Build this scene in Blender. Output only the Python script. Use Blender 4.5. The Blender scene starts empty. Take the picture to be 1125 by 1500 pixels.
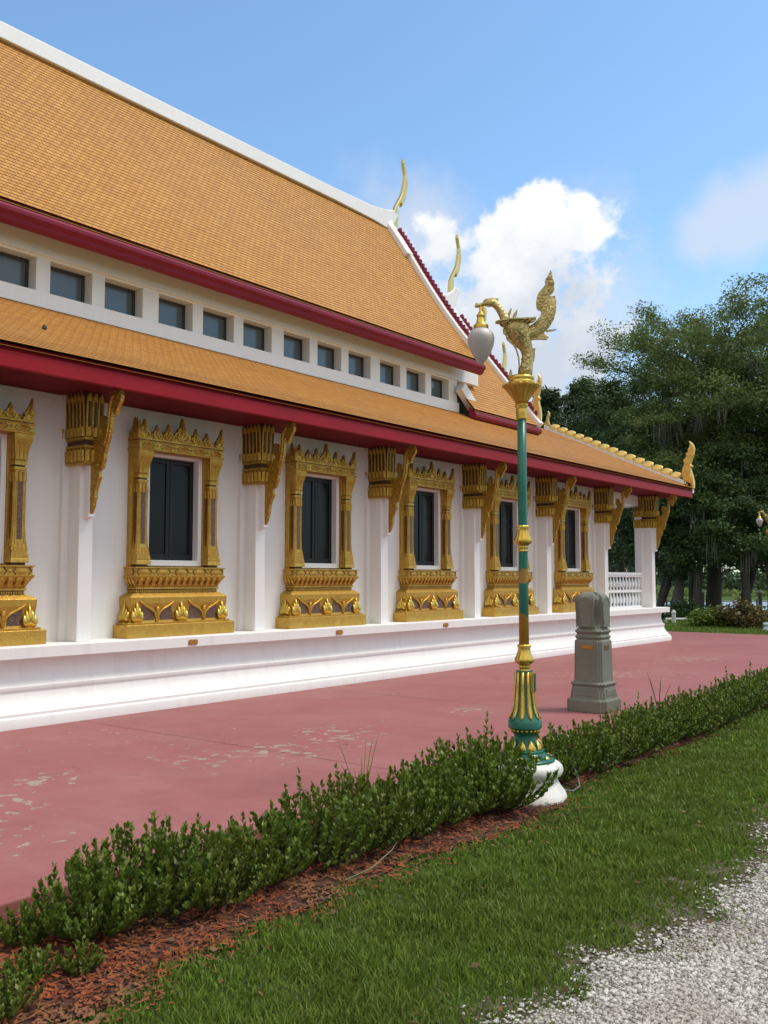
import bpy, math, random
import numpy as np
from mathutils import Vector, Matrix
PI = math.pi
random.seed(7)
sc = bpy.context.scene
COL = sc.collection

# ------------------------------------------------------------------ camera numbers
F, W, Hh, HC = 1370.0, 1125.0, 1500.0, 1.6
PITCH = math.radians(4.1207)
TH = math.radians(38.043)
fwd = Vector((math.cos(TH)*math.cos(PITCH), math.sin(TH)*math.cos(PITCH), math.sin(PITCH)))
rgt = Vector((math.sin(TH), -math.cos(TH), 0))
upv = rgt.cross(fwd)
CAM = Vector((0, 0, HC))

def pix_dir(px, py):
    return (fwd*F + rgt*(px-W/2) - upv*(py-Hh/2)).normalized()

def ground_pt(px, depth, z=0.0):
    """a point on level z below pixel column px at the given depth from the camera"""
    d = fwd*F + rgt*(px-W/2)
    h = Vector((d.x, d.y, 0))
    h = h*(depth/(F*math.cos(PITCH)))
    return Vector((h.x, h.y, z))

# ------------------------------------------------------------------ mesh builder
class MB:
    def __init__(s):
        s.v, s.f, s.m = [], [], []
        s.mi = 0
    def face(s, idx):
        s.f.append(tuple(idx)); s.m.append(s.mi)
    def add(s, vs, fs):
        o = len(s.v)
        s.v += [tuple(v) for v in vs]
        for f in fs:
            s.face([o+i for i in f])
        return s
    def box(s, x0, x1, y0, y1, z0, z1):
        return s.add([(x0,y0,z0),(x1,y0,z0),(x1,y1,z0),(x0,y1,z0),(x0,y0,z1),(x1,y0,z1),(x1,y1,z1),(x0,y1,z1)],
                     [(3,2,1,0),(4,5,6,7),(0,1,5,4),(1,2,6,5),(2,3,7,6),(3,0,4,7)])
    def prism(s, pts, plane, a, b):
        """2-D outline extruded from a to b along the axis left out of plane"""
        n = len(pts)
        def P(p, t):
            if plane == 'yz': return (t, p[0], p[1])
            if plane == 'xz': return (p[0], t, p[1])
            return (p[0], p[1], t)
        vs = [P(p, a) for p in pts] + [P(p, b) for p in pts]
        fs = [tuple(range(n))[::-1], tuple(range(n, 2*n))] + [(i, (i+1) % n, n+(i+1) % n, n+i) for i in range(n)]
        return s.add(vs, fs)
    def rings(s, rings, cap=True, closed=True):
        o = len(s.v); n = len(rings[0])
        for r in rings: s.v += [tuple(p) for p in r]
        for k in range(len(rings)-1):
            for i in range(n if closed else n-1):
                j = (i+1) % n
                s.face((o+k*n+i, o+k*n+j, o+(k+1)*n+j, o+(k+1)*n+i))
        if cap:
            s.face([o+i for i in range(n)][::-1])
            s.face([o+(len(rings)-1)*n+i for i in range(n)])
        return s
    def lathe(s, prof, cx=0, cy=0, n=24, ripple=None, cap=True):
        R = []
        for k, (r, z) in enumerate(prof):
            ring = []
            for i in range(n):
                a = 2*PI*i/n
                rr = r*(1 + (ripple(k, a) if ripple else 0))
                ring.append((cx+rr*math.cos(a), cy+rr*math.sin(a), z))
            R.append(ring)
        return s.rings(R, cap)
    def tube(s, pts, rad, n=8, flat=1.0, side=None):
        pts = [Vector(p) for p in pts]; R = []
        if not hasattr(rad, '__len__'): rad = [rad]*len(pts)
        ref = Vector((0,0,1))
        d0 = (pts[-1]-pts[0]).normalized()
        if abs(d0.z) > .9: ref = Vector((0,1,0))
        if side is not None: ref = Vector(side)
        for k, p in enumerate(pts):
            a = pts[max(k-1,0)]; b = pts[min(k+1,len(pts)-1)]
            d = (b-a).normalized()
            u = ref - d*ref.dot(d)
            u = u.normalized() if u.length > 1e-6 else d.orthogonal().normalized()
            w = d.cross(u)
            R.append([tuple(p + u*(math.cos(2*PI*i/n)*rad[k]*flat) + w*(math.sin(2*PI*i/n)*rad[k])) for i in range(n)])
        return s.rings(R)
    def xf(s, M):
        s.v = [tuple(M @ Vector(v)) for v in s.v]; return s
    def merge(s, o, M=None):
        k = len(s.v)
        s.v += [tuple(M @ Vector(v)) for v in o.v] if M else list(o.v)
        s.f += [tuple(i+k for i in f) for f in o.f]; s.m += o.m
        return s

def rect_rings(tiers, cx=0.0, y_back=None, cy=0.0):
    """tiers (half x, front y, z): loft of rectangles standing against y_back"""
    return [[(cx-hx, yf, z), (cx+hx, yf, z), (cx+hx, y_back, z), (cx-hx, y_back, z)] for hx, yf, z in tiers]

class Thing: pass

def link(o, parent=None):
    COL.objects.link(o)
    if parent is not None: o.parent = parent
    return o

def add(name, mb, mats, parent=None, smooth=False, bevel=0, seg=2, off=None, angle=None):
    me = bpy.data.meshes.new(name)
    if isinstance(mb, tuple):
        me.from_pydata(mb[0], [], mb[1])
        mi = None
    else:
        me.from_pydata(mb.v, [], mb.f); mi = mb.m
    if not isinstance(mats, (list, tuple)): mats = [mats]
    for m in mats: me.materials.append(m)
    if mi and len(mats) > 1: me.polygons.foreach_set('material_index', mi)
    if smooth or angle:
        me.polygons.foreach_set('use_smooth', [True]*len(me.polygons))
        if angle: me.set_sharp_from_angle(angle=math.radians(angle))
    me.update()
    o = bpy.data.objects.new(name, me)
    link(o, parent)
    if off is not None: o.location = off
    if bevel:
        b = o.modifiers.new('bevel', 'BEVEL'); b.width = bevel; b.segments = seg
        b.limit_method = 'ANGLE'; b.angle_limit = math.radians(35)
    return o

def np_mesh(name, verts, quads, mat, parent=None, smooth=False, cols=None):
    """fast mesh from numpy: verts (n,3), quads (m,4)"""
    me = bpy.data.meshes.new(name)
    n, m, k = len(verts), len(quads), quads.shape[1]
    me.vertices.add(n); me.vertices.foreach_set('co', np.ascontiguousarray(verts, np.float32).ravel())
    me.loops.add(m*k); me.loops.foreach_set('vertex_index', np.ascontiguousarray(quads, np.int32).ravel())
    me.polygons.add(m)
    me.polygons.foreach_set('loop_start', np.arange(0, m*k, k, dtype=np.int32))
    me.polygons.foreach_set('loop_total', np.full(m, k, np.int32))
    if smooth: me.polygons.foreach_set('use_smooth', np.ones(m, bool))
    me.update(calc_edges=True)
    for mm in (mat if isinstance(mat, (list, tuple)) else [mat]): me.materials.append(mm)
    o = bpy.data.objects.new(name, me)
    link(o, parent)
    return o

def root(name, loc, label, cat, group=None):
    o = bpy.data.objects.new(name, None)
    o.empty_display_size = .2
    link(o); o.location = loc
    tag(o, label, cat, group)
    return o

def tag(o, label=None, cat=None, group=None, kind=None):
    if label: o['label'] = label
    if cat: o['category'] = cat
    if group: o['group'] = group
    if kind: o['kind'] = kind
    return o

def copy_tree(o, parent=None):
    c = o.copy(); COL.objects.link(c); c.parent = parent
    for ch in list(o.children): copy_tree(ch, c)
    return c

# ------------------------------------------------------------------ materials
def new_mat(name):
    m = bpy.data.materials.new(name); m.use_nodes = True
    nt = m.node_tree
    return m, nt, nt.nodes['Principled BSDF']

def N(nt, t, **kw):
    n = nt.nodes.new(t)
    for k, v in kw.items():
        if k in n.inputs: n.inputs[k].default_value = v
        else: setattr(n, k, v)
    return n

def mix_col(nt, fac, a, b, blend='MIX'):
    n = nt.nodes.new('ShaderNodeMix'); n.data_type = 'RGBA'; n.blend_type = blend
    for sock, v in ((n.inputs[0], fac), (n.inputs[6], a), (n.inputs[7], b)):
        if hasattr(v, 'links'): nt.links.new(v, sock)
        else: sock.default_value = v if not isinstance(v, tuple) or len(v) != 3 else (*v, 1)
    return n.outputs[2]

def mth(nt, op, a, b=None, c=None, clamp=False):
    n = nt.nodes.new('ShaderNodeMath'); n.operation = op; n.use_clamp = clamp
    for i, v in enumerate((a, b, c)):
        if v is None: continue
        if hasattr(v, 'links'): nt.links.new(v, n.inputs[i])
        else: n.inputs[i].default_value = v
    return n.outputs[0]

def noise(nt, vec, scale, detail=4, rough=.55, dist=0.0):
    n = N(nt, 'ShaderNodeTexNoise', Scale=scale, Detail=detail, Roughness=rough, Distortion=dist)
    nt.links.new(vec, n.inputs['Vector']); return n.outputs['Fac']

def ramp(nt, fac, stops):
    n = nt.nodes.new('ShaderNodeValToRGB')
    e = n.color_ramp.elements
    while len(e) < len(stops): e.new(.5)
    for el, (p, c) in zip(e, stops):
        el.position = p; el.color = (c, c, c, 1) if not isinstance(c, tuple) else (*c, 1)
    nt.links.new(fac, n.inputs[0]); return n.outputs[0]

def simple(name, col, col2=None, scale=6, rough=.6, metal=0.0, bump=0.0, bscale=40, spec=.5, dirt=None, dscale=2.0):
    m, nt, b = new_mat(name)
    tc = N(nt, 'ShaderNodeTexCoord').outputs['Object']
    col2 = col2 or tuple(c*.85 for c in col)
    f = noise(nt, tc, scale, 5)
    f = ramp(nt, f, [(.3, 0.0), (.7, 1.0)])
    c = mix_col(nt, f, col, col2)
    if dirt:
        d = ramp(nt, noise(nt, tc, dscale, 6, .65), [(.52, 0.0), (.72, 1.0)])
        c = mix_col(nt, d, c, dirt)
    nt.links.new(c, b.inputs['Base Color'])
    b.inputs['Roughness'].default_value = rough
    b.inputs['Metallic'].default_value = metal
    b.inputs['Specular IOR Level'].default_value = spec
    if bump:
        bn = N(nt, 'ShaderNodeBump', Strength=bump, Distance=.01)
        nt.links.new(noise(nt, tc, bscale, 3), bn.inputs['Height'])
        nt.links.new(bn.outputs[0], b.inputs['Normal'])
    return m

def wall_paint(name, col, streak=.35):
    """painted stucco: faint blotches, thin run marks and fine grain"""
    m, nt, b = new_mat(name)
    tc = N(nt, 'ShaderNodeTexCoord').outputs['Object']
    mp = N(nt, 'ShaderNodeMapping'); mp.inputs['Scale'].default_value = (7, 7, .5)
    nt.links.new(tc, mp.inputs[0])
    s1 = ramp(nt, noise(nt, mp.outputs[0], 1.4, 6, .6), [(.5, 0.0), (.8, 1.0)])
    s2 = ramp(nt, noise(nt, tc, .9, 5, .6), [(.4, 0.0), (.75, 1.0)])
    c = mix_col(nt, mth(nt, 'MULTIPLY', s1, streak), col, (.62, .60, .55))
    c = mix_col(nt, mth(nt, 'MULTIPLY', s2, .22), c, (.68, .65, .62))
    nt.links.new(c, b.inputs['Base Color'])
    b.inputs['Roughness'].default_value = .55
    bn = N(nt, 'ShaderNodeBump', Strength=.25, Distance=.006)
    nt.links.new(noise(nt, tc, 22, 5), bn.inputs['Height'])
    nt.links.new(bn.outputs[0], b.inputs['Normal'])
    return m

def gold_paint(name, col, col2, rough=.38, metal=.75, carve=0.0, cscale=38, wear=None, dark=.55, bstr=.55):
    m, nt, b = new_mat(name)
    tc = N(nt, 'ShaderNodeTexCoord').outputs['Object']
    f = ramp(nt, noise(nt, tc, 9, 6, .6), [(.32, 0.0), (.7, 1.0)])
    c = mix_col(nt, f, col, col2)
    if wear:
        w = ramp(nt, noise(nt, tc, 5, 8, .7), [(.56, 0.0), (.68, 1.0)])
        c = mix_col(nt, w, c, wear)
    h = noise(nt, tc, 55, 3)
    if carve:
        v = N(nt, 'ShaderNodeTexVoronoi', Scale=cscale); v.feature = 'F1'
        nt.links.new(tc, v.inputs['Vector'])
        g = ramp(nt, v.outputs['Distance'], [(.1, 1.0), (.62, 0.0)])
        c = mix_col(nt, mth(nt, 'MULTIPLY', mth(nt, 'SUBTRACT', 1.0, g), dark), c, tuple(x*.35 for x in col2))
        h = mth(nt, 'ADD', mth(nt, 'MULTIPLY', g, 1.6), mth(nt, 'MULTIPLY', h, .3))
    nt.links.new(c, b.inputs['Base Color'])
    b.inputs['Metallic'].default_value = metal
    r = mth(nt, 'ADD', mth(nt, 'MULTIPLY', f, .18), rough)
    nt.links.new(r, b.inputs['Roughness'])
    bn = N(nt, 'ShaderNodeBump', Strength=bstr if carve else .25, Distance=.012 if carve else .004)
    nt.links.new(h, bn.inputs['Height']); nt.links.new(bn.outputs[0], b.inputs['Normal'])
    return m

def tile_mat():
    m, nt, b = new_mat('roof_tile')
    uv = N(nt, 'ShaderNodeTexCoord').outputs['UV']
    ob = N(nt, 'ShaderNodeTexCoord').outputs['Object']
    br = N(nt, 'ShaderNodeTexBrick', Scale=1.0)
    br.offset = .5; br.squash = 1
    br.inputs['Brick Width'].default_value = .13; br.inputs['Row Height'].default_value = .0955
    br.inputs['Mortar Size'].default_value = .006; br.inputs['Mortar Smooth'].default_value = .3
    br.inputs['Color1'].default_value = (.60, .295, .065, 1); br.inputs['Color2'].default_value = (.50, .225, .046, 1)
    br.inputs['Mortar'].default_value = (.24, .10, .025, 1)
    nt.links.new(uv, br.inputs['Vector'])
    st = ramp(nt, noise(nt, ob, .7, 7, .7), [(.45, 0.0), (.75, 1.0)])
    c = mix_col(nt, mth(nt, 'MULTIPLY', st, .35), br.outputs['Color'], (.36, .16, .045))
    mp = N(nt, 'ShaderNodeMapping'); mp.inputs['Scale'].default_value = (5, .35, .35)
    nt.links.new(ob, mp.inputs[0])
    s2 = ramp(nt, noise(nt, mp.outputs[0], 2.2, 6, .7), [(.55, 0.0), (.72, 1.0)])
    c = mix_col(nt, mth(nt, 'MULTIPLY', s2, .22), c, (.70, .40, .12))
    # scattered dark, slipped tiles
    mp3 = N(nt, 'ShaderNodeMapping'); mp3.inputs['Scale'].default_value = (2.6, 9.1, 1)
    nt.links.new(uv, mp3.inputs[0])
    dash = ramp(nt, noise(nt, mp3.outputs[0], 1.0, 3, .6), [(.60, 0.0), (.68, 1.0)])
    c = mix_col(nt, mth(nt, 'MULTIPLY', dash, .45), c, (.27, .115, .03))
    big = ramp(nt, noise(nt, ob, .16, 4, .6), [(.35, 0.0), (.7, 1.0)])
    c = mix_col(nt, mth(nt, 'MULTIPLY', big, .25), c, (.44, .25, .095))
    nt.links.new(c, b.inputs['Base Color'])
    b.inputs['Roughness'].default_value = .55
    b.inputs['Specular IOR Level'].default_value = .18
    bn = N(nt, 'ShaderNodeBump', Strength=.7, Distance=.012, invert=True)
    nt.links.new(br.outputs['Fac'], bn.inputs['Height']); nt.links.new(bn.outputs[0], b.inputs['Normal'])
    return m

def terrace_mat():
    m, nt, b = new_mat('red_terrace_paint')
    tc = N(nt, 'ShaderNodeTexCoord').outputs['Object']
    big = ramp(nt, noise(nt, tc, .35, 6, .6), [(.3, 0.0), (.7, 1.0)])
    c = mix_col(nt, big, (.305, .102, .098), (.350, .132, .122))
    med = ramp(nt, noise(nt, tc, 2.2, 7, .7), [(.45, 0.0), (.75, 1.0)])
    c = mix_col(nt, mth(nt, 'MULTIPLY', med, .6), c, (.245, .085, .085))
    mpw = N(nt, 'ShaderNodeMapping'); mpw.inputs['Scale'].default_value = (1, .3, 1); mpw.inputs['Rotation'].default_value = (0, 0, .5)
    nt.links.new(tc, mpw.inputs[0])
    sw = ramp(nt, noise(nt, mpw.outputs[0], 1.7, 7, .7), [(.52, 0.0), (.78, 1.0)])
    c = mix_col(nt, mth(nt, 'MULTIPLY', sw, .35), c, (.40, .20, .18))
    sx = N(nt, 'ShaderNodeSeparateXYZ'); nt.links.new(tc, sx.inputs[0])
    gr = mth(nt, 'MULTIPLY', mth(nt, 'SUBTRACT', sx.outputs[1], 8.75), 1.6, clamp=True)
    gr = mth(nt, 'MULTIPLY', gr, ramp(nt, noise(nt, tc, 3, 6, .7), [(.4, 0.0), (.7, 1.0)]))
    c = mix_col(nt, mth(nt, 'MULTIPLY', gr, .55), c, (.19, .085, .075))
    ck = N(nt, 'ShaderNodeTexVoronoi', Scale=.32); ck.feature = 'DISTANCE_TO_EDGE'
    wv = N(nt, 'ShaderNodeVectorMath'); wv.operation = 'ADD'
    nn = N(nt, 'ShaderNodeTexNoise', Scale=1.4, Detail=5); nt.links.new(tc, nn.inputs['Vector'])
    nt.links.new(tc, wv.inputs[0]); nt.links.new(nn.outputs['Color'], wv.inputs[1]); nt.links.new(wv.outputs[0], ck.inputs['Vector'])
    cr = mth(nt, 'MULTIPLY', mth(nt, 'LESS_THAN', ck.outputs['Distance'], .0016), ramp(nt, noise(nt, tc, .8, 3), [(.56, 0.0), (.62, 1.0)]))
    c = mix_col(nt, mth(nt, 'MULTIPLY', cr, .7), c, (.10, .045, .04))
    fine = noise(nt, tc, 60, 3)
    c = mix_col(nt, mth(nt, 'MULTIPLY', ramp(nt, fine, [(.45, 0.0), (.7, 1.0)]), .25), c, (.40, .17, .16))
    # paint flaked to bare concrete: patches limited to worn areas
    area = mth(nt, 'MULTIPLY', ramp(nt, noise(nt, tc, .55, 2, .5), [(.44, 0.0), (.66, 1.0)]), .45)
    for wx, wy, wr in ((6.4, 6.25, 1.0), (5.7, 6.5, .8), (7.6, 6.6, .8), (7.3, 6.2, .8), (3.1, 5.6, .9), (4.3, 6.8, .7), (3.6, 6.4, .7), (9.8, 6.4, .7), (15, 7, 1.6), (19, 6.8, 1.5)):
        vd = nt.nodes.new('ShaderNodeVectorMath'); vd.operation = 'DISTANCE'
        nt.links.new(tc, vd.inputs[0]); vd.inputs[1].default_value = (wx, wy, 0)
        area = mth(nt, 'MAXIMUM', area, mth(nt, 'SUBTRACT', 1.0, mth(nt, 'DIVIDE', vd.outputs['Value'], wr), clamp=True))
    fl = noise(nt, tc, 8.0, 5, .58, .4)
    fl = mth(nt, 'ADD', fl, mth(nt, 'MULTIPLY', mth(nt, 'SUBTRACT', area, 1.0), .22))
    fl = ramp(nt, fl, [(.508, 0.0), (.522, .95)])
    c = mix_col(nt, fl, c, mix_col(nt, fine, (.40, .33, .27), (.31, .25, .20)))
    dust = ramp(nt, noise(nt, tc, .9, 8, .72), [(.48, 0.0), (.8, 1.0)])
    c = mix_col(nt, mth(nt, 'MULTIPLY', dust, .30), c, (.40, .26, .215))
    nt.links.new(c, b.inputs['Base Color'])
    b.inputs['Roughness'].default_value = .62
    b.inputs['Specular IOR Level'].default_value = .25
    bn = N(nt, 'ShaderNodeBump', Strength=.25, Distance=.003)
    hh = mth(nt, 'SUBTRACT', mth(nt, 'MULTIPLY', fine, .4), mth(nt, 'MULTIPLY', fl, 1.0))
    nt.links.new(hh, bn.inputs['Height']); nt.links.new(bn.outputs[0], b.inputs['Normal'])
    return m

def leaf_mat(name, c1, c2, c3=None, rough=.5, trans=.25, scale=1.0, spec=.3):
    m, nt, b = new_mat(name)
    gi = N(nt, 'ShaderNodeNewGeometry')
    ob = N(nt, 'ShaderNodeTexCoord').outputs['Object']
    c = mix_col(nt, gi.outputs['Random Per Island'], c1, c2)
    if c3:
        f = ramp(nt, noise(nt, ob, scale, 4, .6), [(.42, 0.0), (.66, 1.0)])
        c = mix_col(nt, f, c, c3)
    nt.links.new(c, b.inputs['Base Color'])
    b.inputs['Roughness'].default_value = rough
    b.inputs['Specular IOR Level'].default_value = spec
    tr = N(nt, 'ShaderNodeBsdfTranslucent'); nt.links.new(c, tr.inputs['Color'])
    mx = N(nt, 'ShaderNodeMixShader'); mx.inputs[0].default_value = trans
    nt.links.new(b.outputs[0], mx.inputs[1]); nt.links.new(tr.outputs[0], mx.inputs[2])
    nt.links.new(mx.outputs[0], nt.nodes['Material Output'].inputs['Surface'])
    return m

def mosaic_mat():
    m, nt, b = new_mat('brown_glass_mosaic')
    tc = N(nt, 'ShaderNodeTexCoord').outputs['Object']
    v = N(nt, 'ShaderNodeTexVoronoi', Scale=75); nt.links.new(tc, v.inputs['Vector'])
    c = mix_col(nt, ramp(nt, v.outputs['Color'], [(.2, 0.0), (.9, 1.0)]), (.09, .045, .03), (.22, .12, .085))
    nt.links.new(c, b.inputs['Base Color'])
    b.inputs['Roughness'].default_value = .3; b.inputs['Metallic'].default_value = .3
    bn = N(nt, 'ShaderNodeBump', Strength=.4, Distance=.004)
    nt.links.new(v.outputs['Distance'], bn.inputs['Height']); nt.links.new(bn.outputs[0], b.inputs['Normal'])
    return m

def glass_dark(name, col, rough=.06, spec=.6):
    m, nt, b = new_mat(name)
    tc = N(nt, 'ShaderNodeTexCoord').outputs['Object']
    f = noise(nt, tc, 1.6, 3)
    c = mix_col(nt, f, col, tuple(x*.7 for x in col))
    nt.links.new(c, b.inputs['Base Color'])
    b.inputs['Roughness'].default_value = rough
    b.inputs['Specular IOR Level'].default_value = spec
    bn = N(nt, 'ShaderNodeBump', Strength=.03, Distance=.01)
    nt.links.new(noise(nt, tc, 2.5, 2), bn.inputs['Height']); nt.links.new(bn.outputs[0], b.inputs['Normal'])
    return m

M = {}
M['white'] = wall_paint('white_wall_paint', (.80, .79, .755))
M['trim'] = wall_paint('white_trim_paint', (.82, .81, .80), .2)
M['plinth'] = wall_paint('white_plinth_paint', (.82, .805, .775), .45)
M['tile'] = tile_mat()
M['red'] = simple('red_fascia_paint', (.31, .006, .013), (.25, .005, .011), 1.5, .5, bump=.06, bscale=14, spec=.2)
M['maroon'] = simple('maroon_gutter_paint', (.23, .010, .034), (.18, .008, .028), 1.2, .5, bump=.05, bscale=12, spec=.3)
M['soffit'] = simple('dark_red_soffit_paint', (.15, .010, .016), (.12, .008, .014), 1.5, .7, spec=.15)
M['gold'] = gold_paint('gold_paint', (.61, .37, .07), (.485, .27, .042), metal=.7, rough=.36, carve=1, cscale=52, dark=.10, bstr=.16)
M['goldc'] = gold_paint('carved_gold_paint', (.66, .41, .075), (.52, .30, .045), carve=1, cscale=30, dark=.35, bstr=.4)
M['goldf'] = gold_paint('finely_carved_gold_paint', (.66, .43, .08), (.50, .30, .045), carve=1, cscale=60, dark=.3, bstr=.35)
M['goldp'] = gold_paint('pale_gold_leaf', (.78, .62, .28), (.66, .48, .16), rough=.3, metal=.8)
M['goldb'] = gold_paint('bright_gold_leaf', (.72, .52, .12), (.58, .36, .05), rough=.24, metal=.9)
M['goldr'] = gold_paint('gold_roof_crest_paint', (.80, .58, .20), (.66, .44, .11), rough=.3, metal=.7)
M['bronze'] = gold_paint('old_gold_bird_paint', (.60, .47, .20), (.46, .34, .12), rough=.34, metal=.8, carve=1, cscale=34, dark=.22, bstr=.28, wear=(.26, .19, .075))
M['inlay'] = gold_paint('olive_mirror_inlay', (.20, .16, .06), (.10, .075, .03), rough=.25, metal=.7, carve=1, cscale=85)
M['groove'] = simple('dark_brown_groove_paint', (.07, .035, .012), (.05, .025, .01), 10, .6)
M['mosaic'] = mosaic_mat()
M['shutter'] = simple('black_window_frame_paint', (.018, .0195, .021), (.013, .014, .016), 3, .45, spec=.25)
M['glass'] = glass_dark('dark_window_glass', (.014, .016, .017), .2, .12)
M['cglass'] = glass_dark('clerestory_glass', (.11, .145, .155), .12, .6)
M['brownframe'] = simple('brown_window_frame', (.05, .042, .036), None, 4, .45)
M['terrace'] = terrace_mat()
M['stone'] = simple('grey_green_stone', (.19, .197, .148), (.15, .156, .118), 3, .75, bump=.35, bscale=45, dirt=(.16, .15, .115), dscale=5)
M['plaque'] = simple('orange_brass_plaque', (.45, .20, .03), (.36, .15, .02), 30, .35, .3)
M['plaqued'] = simple('tarnished_brass_plaque', (.20, .11, .03), (.09, .05, .02), 25, .4, .3)
M['bark'] = simple('tree_bark', (.085, .07, .058), (.05, .042, .035), 3, .9, bump=.9, bscale=8)
M['barkpale'] = simple('pale_bark', (.16, .135, .11), (.09, .078, .065), 3, .9, bump=.9, bscale=8)
M['moss'] = leaf_mat('spanish_moss', (.17, .17, .135), (.105, .115, .085), None, .9, .3)
M['cyp'] = leaf_mat('cypress_foliage', (.105, .165, .048), (.16, .225, .065), (.20, .245, .072), .6, .25, .5)
M['oak'] = leaf_mat('oak_foliage', (.05, .095, .026), (.095, .15, .042), (.06, .105, .033), .5, .2, .6)
M['conif'] = leaf_mat('conifer_foliage', (.045, .08, .032), (.07, .11, .042), (.05, .08, .036), .7, .15, .5)
M['shrub'] = leaf_mat('hedge_leaves', (.065, .12, .012), (.19, .255, .034), (.10, .15, .017), .42, .25, 3.0)
M['shruby'] = leaf_mat('olive_hedge_leaves', (.10, .14, .016), (.19, .22, .034), (.09, .13, .015), .42, .25, 3.0)
M['croton'] = leaf_mat('croton_leaves', (.05, .07, .015), (.14, .10, .02), (.13, .05, .015), .5, .2, 1.2)
M['flower'] = leaf_mat('red_flowers', (.40, .03, .02), (.30, .015, .015), None, .5, .2)
M['grass'] = leaf_mat('grass_blades', (.105, .185, .022), (.205, .285, .042), (.145, .19, .03), .5, .3, .8)
M['drygrass'] = leaf_mat('dry_grass_blades', (.16, .15, .06), (.10, .13, .03), None, .6, .25)
M['mulch'] = leaf_mat('red_mulch_chips', (.30, .080, .030), (.17, .045, .022), (.22, .105, .05), .85, 0.0, 3.0, .15)
M['stem'] = simple('shrub_stem_bark', (.09, .06, .035), (.06, .04, .025), 20, .85)
M['teal'] = simple('teal_green_paint', (.006, .125, .075), (.008, .10, .065), 6, .32, bump=.05, bscale=30)
M['lampwhite'] = simple('white_concrete_paint', (.78, .77, .73), (.68, .66, .6), 5, .55, bump=.2, bscale=30, dirt=(.42, .40, .34), dscale=7)

def lawn_mat():
    m, nt, b = new_mat('lawn_soil')
    tc = N(nt, 'ShaderNodeTexCoord').outputs['Object']
    f = ramp(nt, noise(nt, tc, 1.1, 7, .65), [(.35, 0.0), (.68, 1.0)])
    c = mix_col(nt, f, (.055, .10, .018), (.08, .11, .03))
    g = ramp(nt, noise(nt, tc, 9, 6, .7), [(.55, 0.0), (.75, 1.0)])
    c = mix_col(nt, mth(nt, 'MULTIPLY', g, .7), c, (.075, .06, .035))
    nt.links.new(c, b.inputs['Base Color'])
    b.inputs['Roughness'].default_value = .9; b.inputs['Specular IOR Level'].default_value = .1
    bn = N(nt, 'ShaderNodeBump', Strength=.8, Distance=.03)
    nt.links.new(noise(nt, tc, 30, 5, .7), bn.inputs['Height']); nt.links.new(bn.outputs[0], b.inputs['Normal'])
    return m

def gravel_mat(name, stones=False):
    m, nt, b = new_mat(name)
    tc = N(nt, 'ShaderNodeTexCoord').outputs['Object']
    if stones:
        gi = N(nt, 'ShaderNodeNewGeometry').outputs['Random Per Island']
        c = mix_col(nt, ramp(nt, gi, [(0, 0.0), (.5, .6), (1, 1.0)]), (.19, .17, .14), (.64, .61, .55))
        d = ramp(nt, noise(nt, tc, 1.5, 6, .7), [(.50, 0.0), (.68, 1.0)])
        c = mix_col(nt, mth(nt, 'MULTIPLY', d, .6), c, (.26, .215, .16))
    else:
        v = N(nt, 'ShaderNodeTexVoronoi', Scale=48); nt.links.new(tc, v.inputs['Vector'])
        c = mix_col(nt, v.outputs['Color'], (.30, .27, .225), (.54, .51, .455))
        g = ramp(nt, v.outputs['Distance'], [(.35, 0.0), (.75, 1.0)])
        c = mix_col(nt, mth(nt, 'MULTIPLY', g, .6), c, (.18, .16, .135))
        d = ramp(nt, noise(nt, tc, 1.6, 7, .7), [(.46, 0.0), (.72, 1.0)])
        c = mix_col(nt, mth(nt, 'MULTIPLY', d, .55), c, (.24, .215, .175))
        bn = N(nt, 'ShaderNodeBump', Strength=.8, Distance=.02, invert=True)
        nt.links.new(v.outputs['Distance'], bn.inputs['Height']); nt.links.new(bn.outputs[0], b.inputs['Normal'])
    nt.links.new(c, b.inputs['Base Color'])
    b.inputs['Roughness'].default_value = .85; b.inputs['Specular IOR Level'].default_value = .2
    return m
M['lawn'] = lawn_mat()
M['gravel'] = gravel_mat('white_gravel_bed')
M['gravelstone'] = gravel_mat('white_gravel_stones', True)
M['soil'] = simple('mulch_bed_soil', (.10, .034, .018), (.06, .024, .014), 7, .95, bump=.9, bscale=50, dirt=(.05, .035, .022), dscale=3)

def water_mat():
    m, nt, b = new_mat('river_water')
    tc = N(nt, 'ShaderNodeTexCoord').outputs['Object']
    b.inputs['Base Color'].default_value = (.22, .25, .27, 1)
    b.inputs['Roughness'].default_value = .3
    bn = N(nt, 'ShaderNodeBump', Strength=.15, Distance=.1)
    nt.links.new(noise(nt, tc, 1.2, 4), bn.inputs['Height']); nt.links.new(bn.outputs[0], b.inputs['Normal'])
    return m
M['water'] = water_mat()

def globe_mat():
    m, nt, b = new_mat('frosted_globe_glass')
    tc = N(nt, 'ShaderNodeTexCoord').outputs['Object']
    b.inputs['Base Color'].default_value = (.44, .405, .385, 1)
    b.inputs['Roughness'].default_value = .5
    b.inputs['Transmission Weight'].default_value = .12
    b.inputs['Subsurface Weight'].default_value = .3
    v = N(nt, 'ShaderNodeTexVoronoi', Scale=90); nt.links.new(tc, v.inputs['Vector'])
    bn = N(nt, 'ShaderNodeBump', Strength=.5, Distance=.004)
    nt.links.new(v.outputs['Distance'], bn.inputs['Height']); nt.links.new(bn.outputs[0], b.inputs['Normal'])
    return m
M['globe'] = globe_mat()

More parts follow.
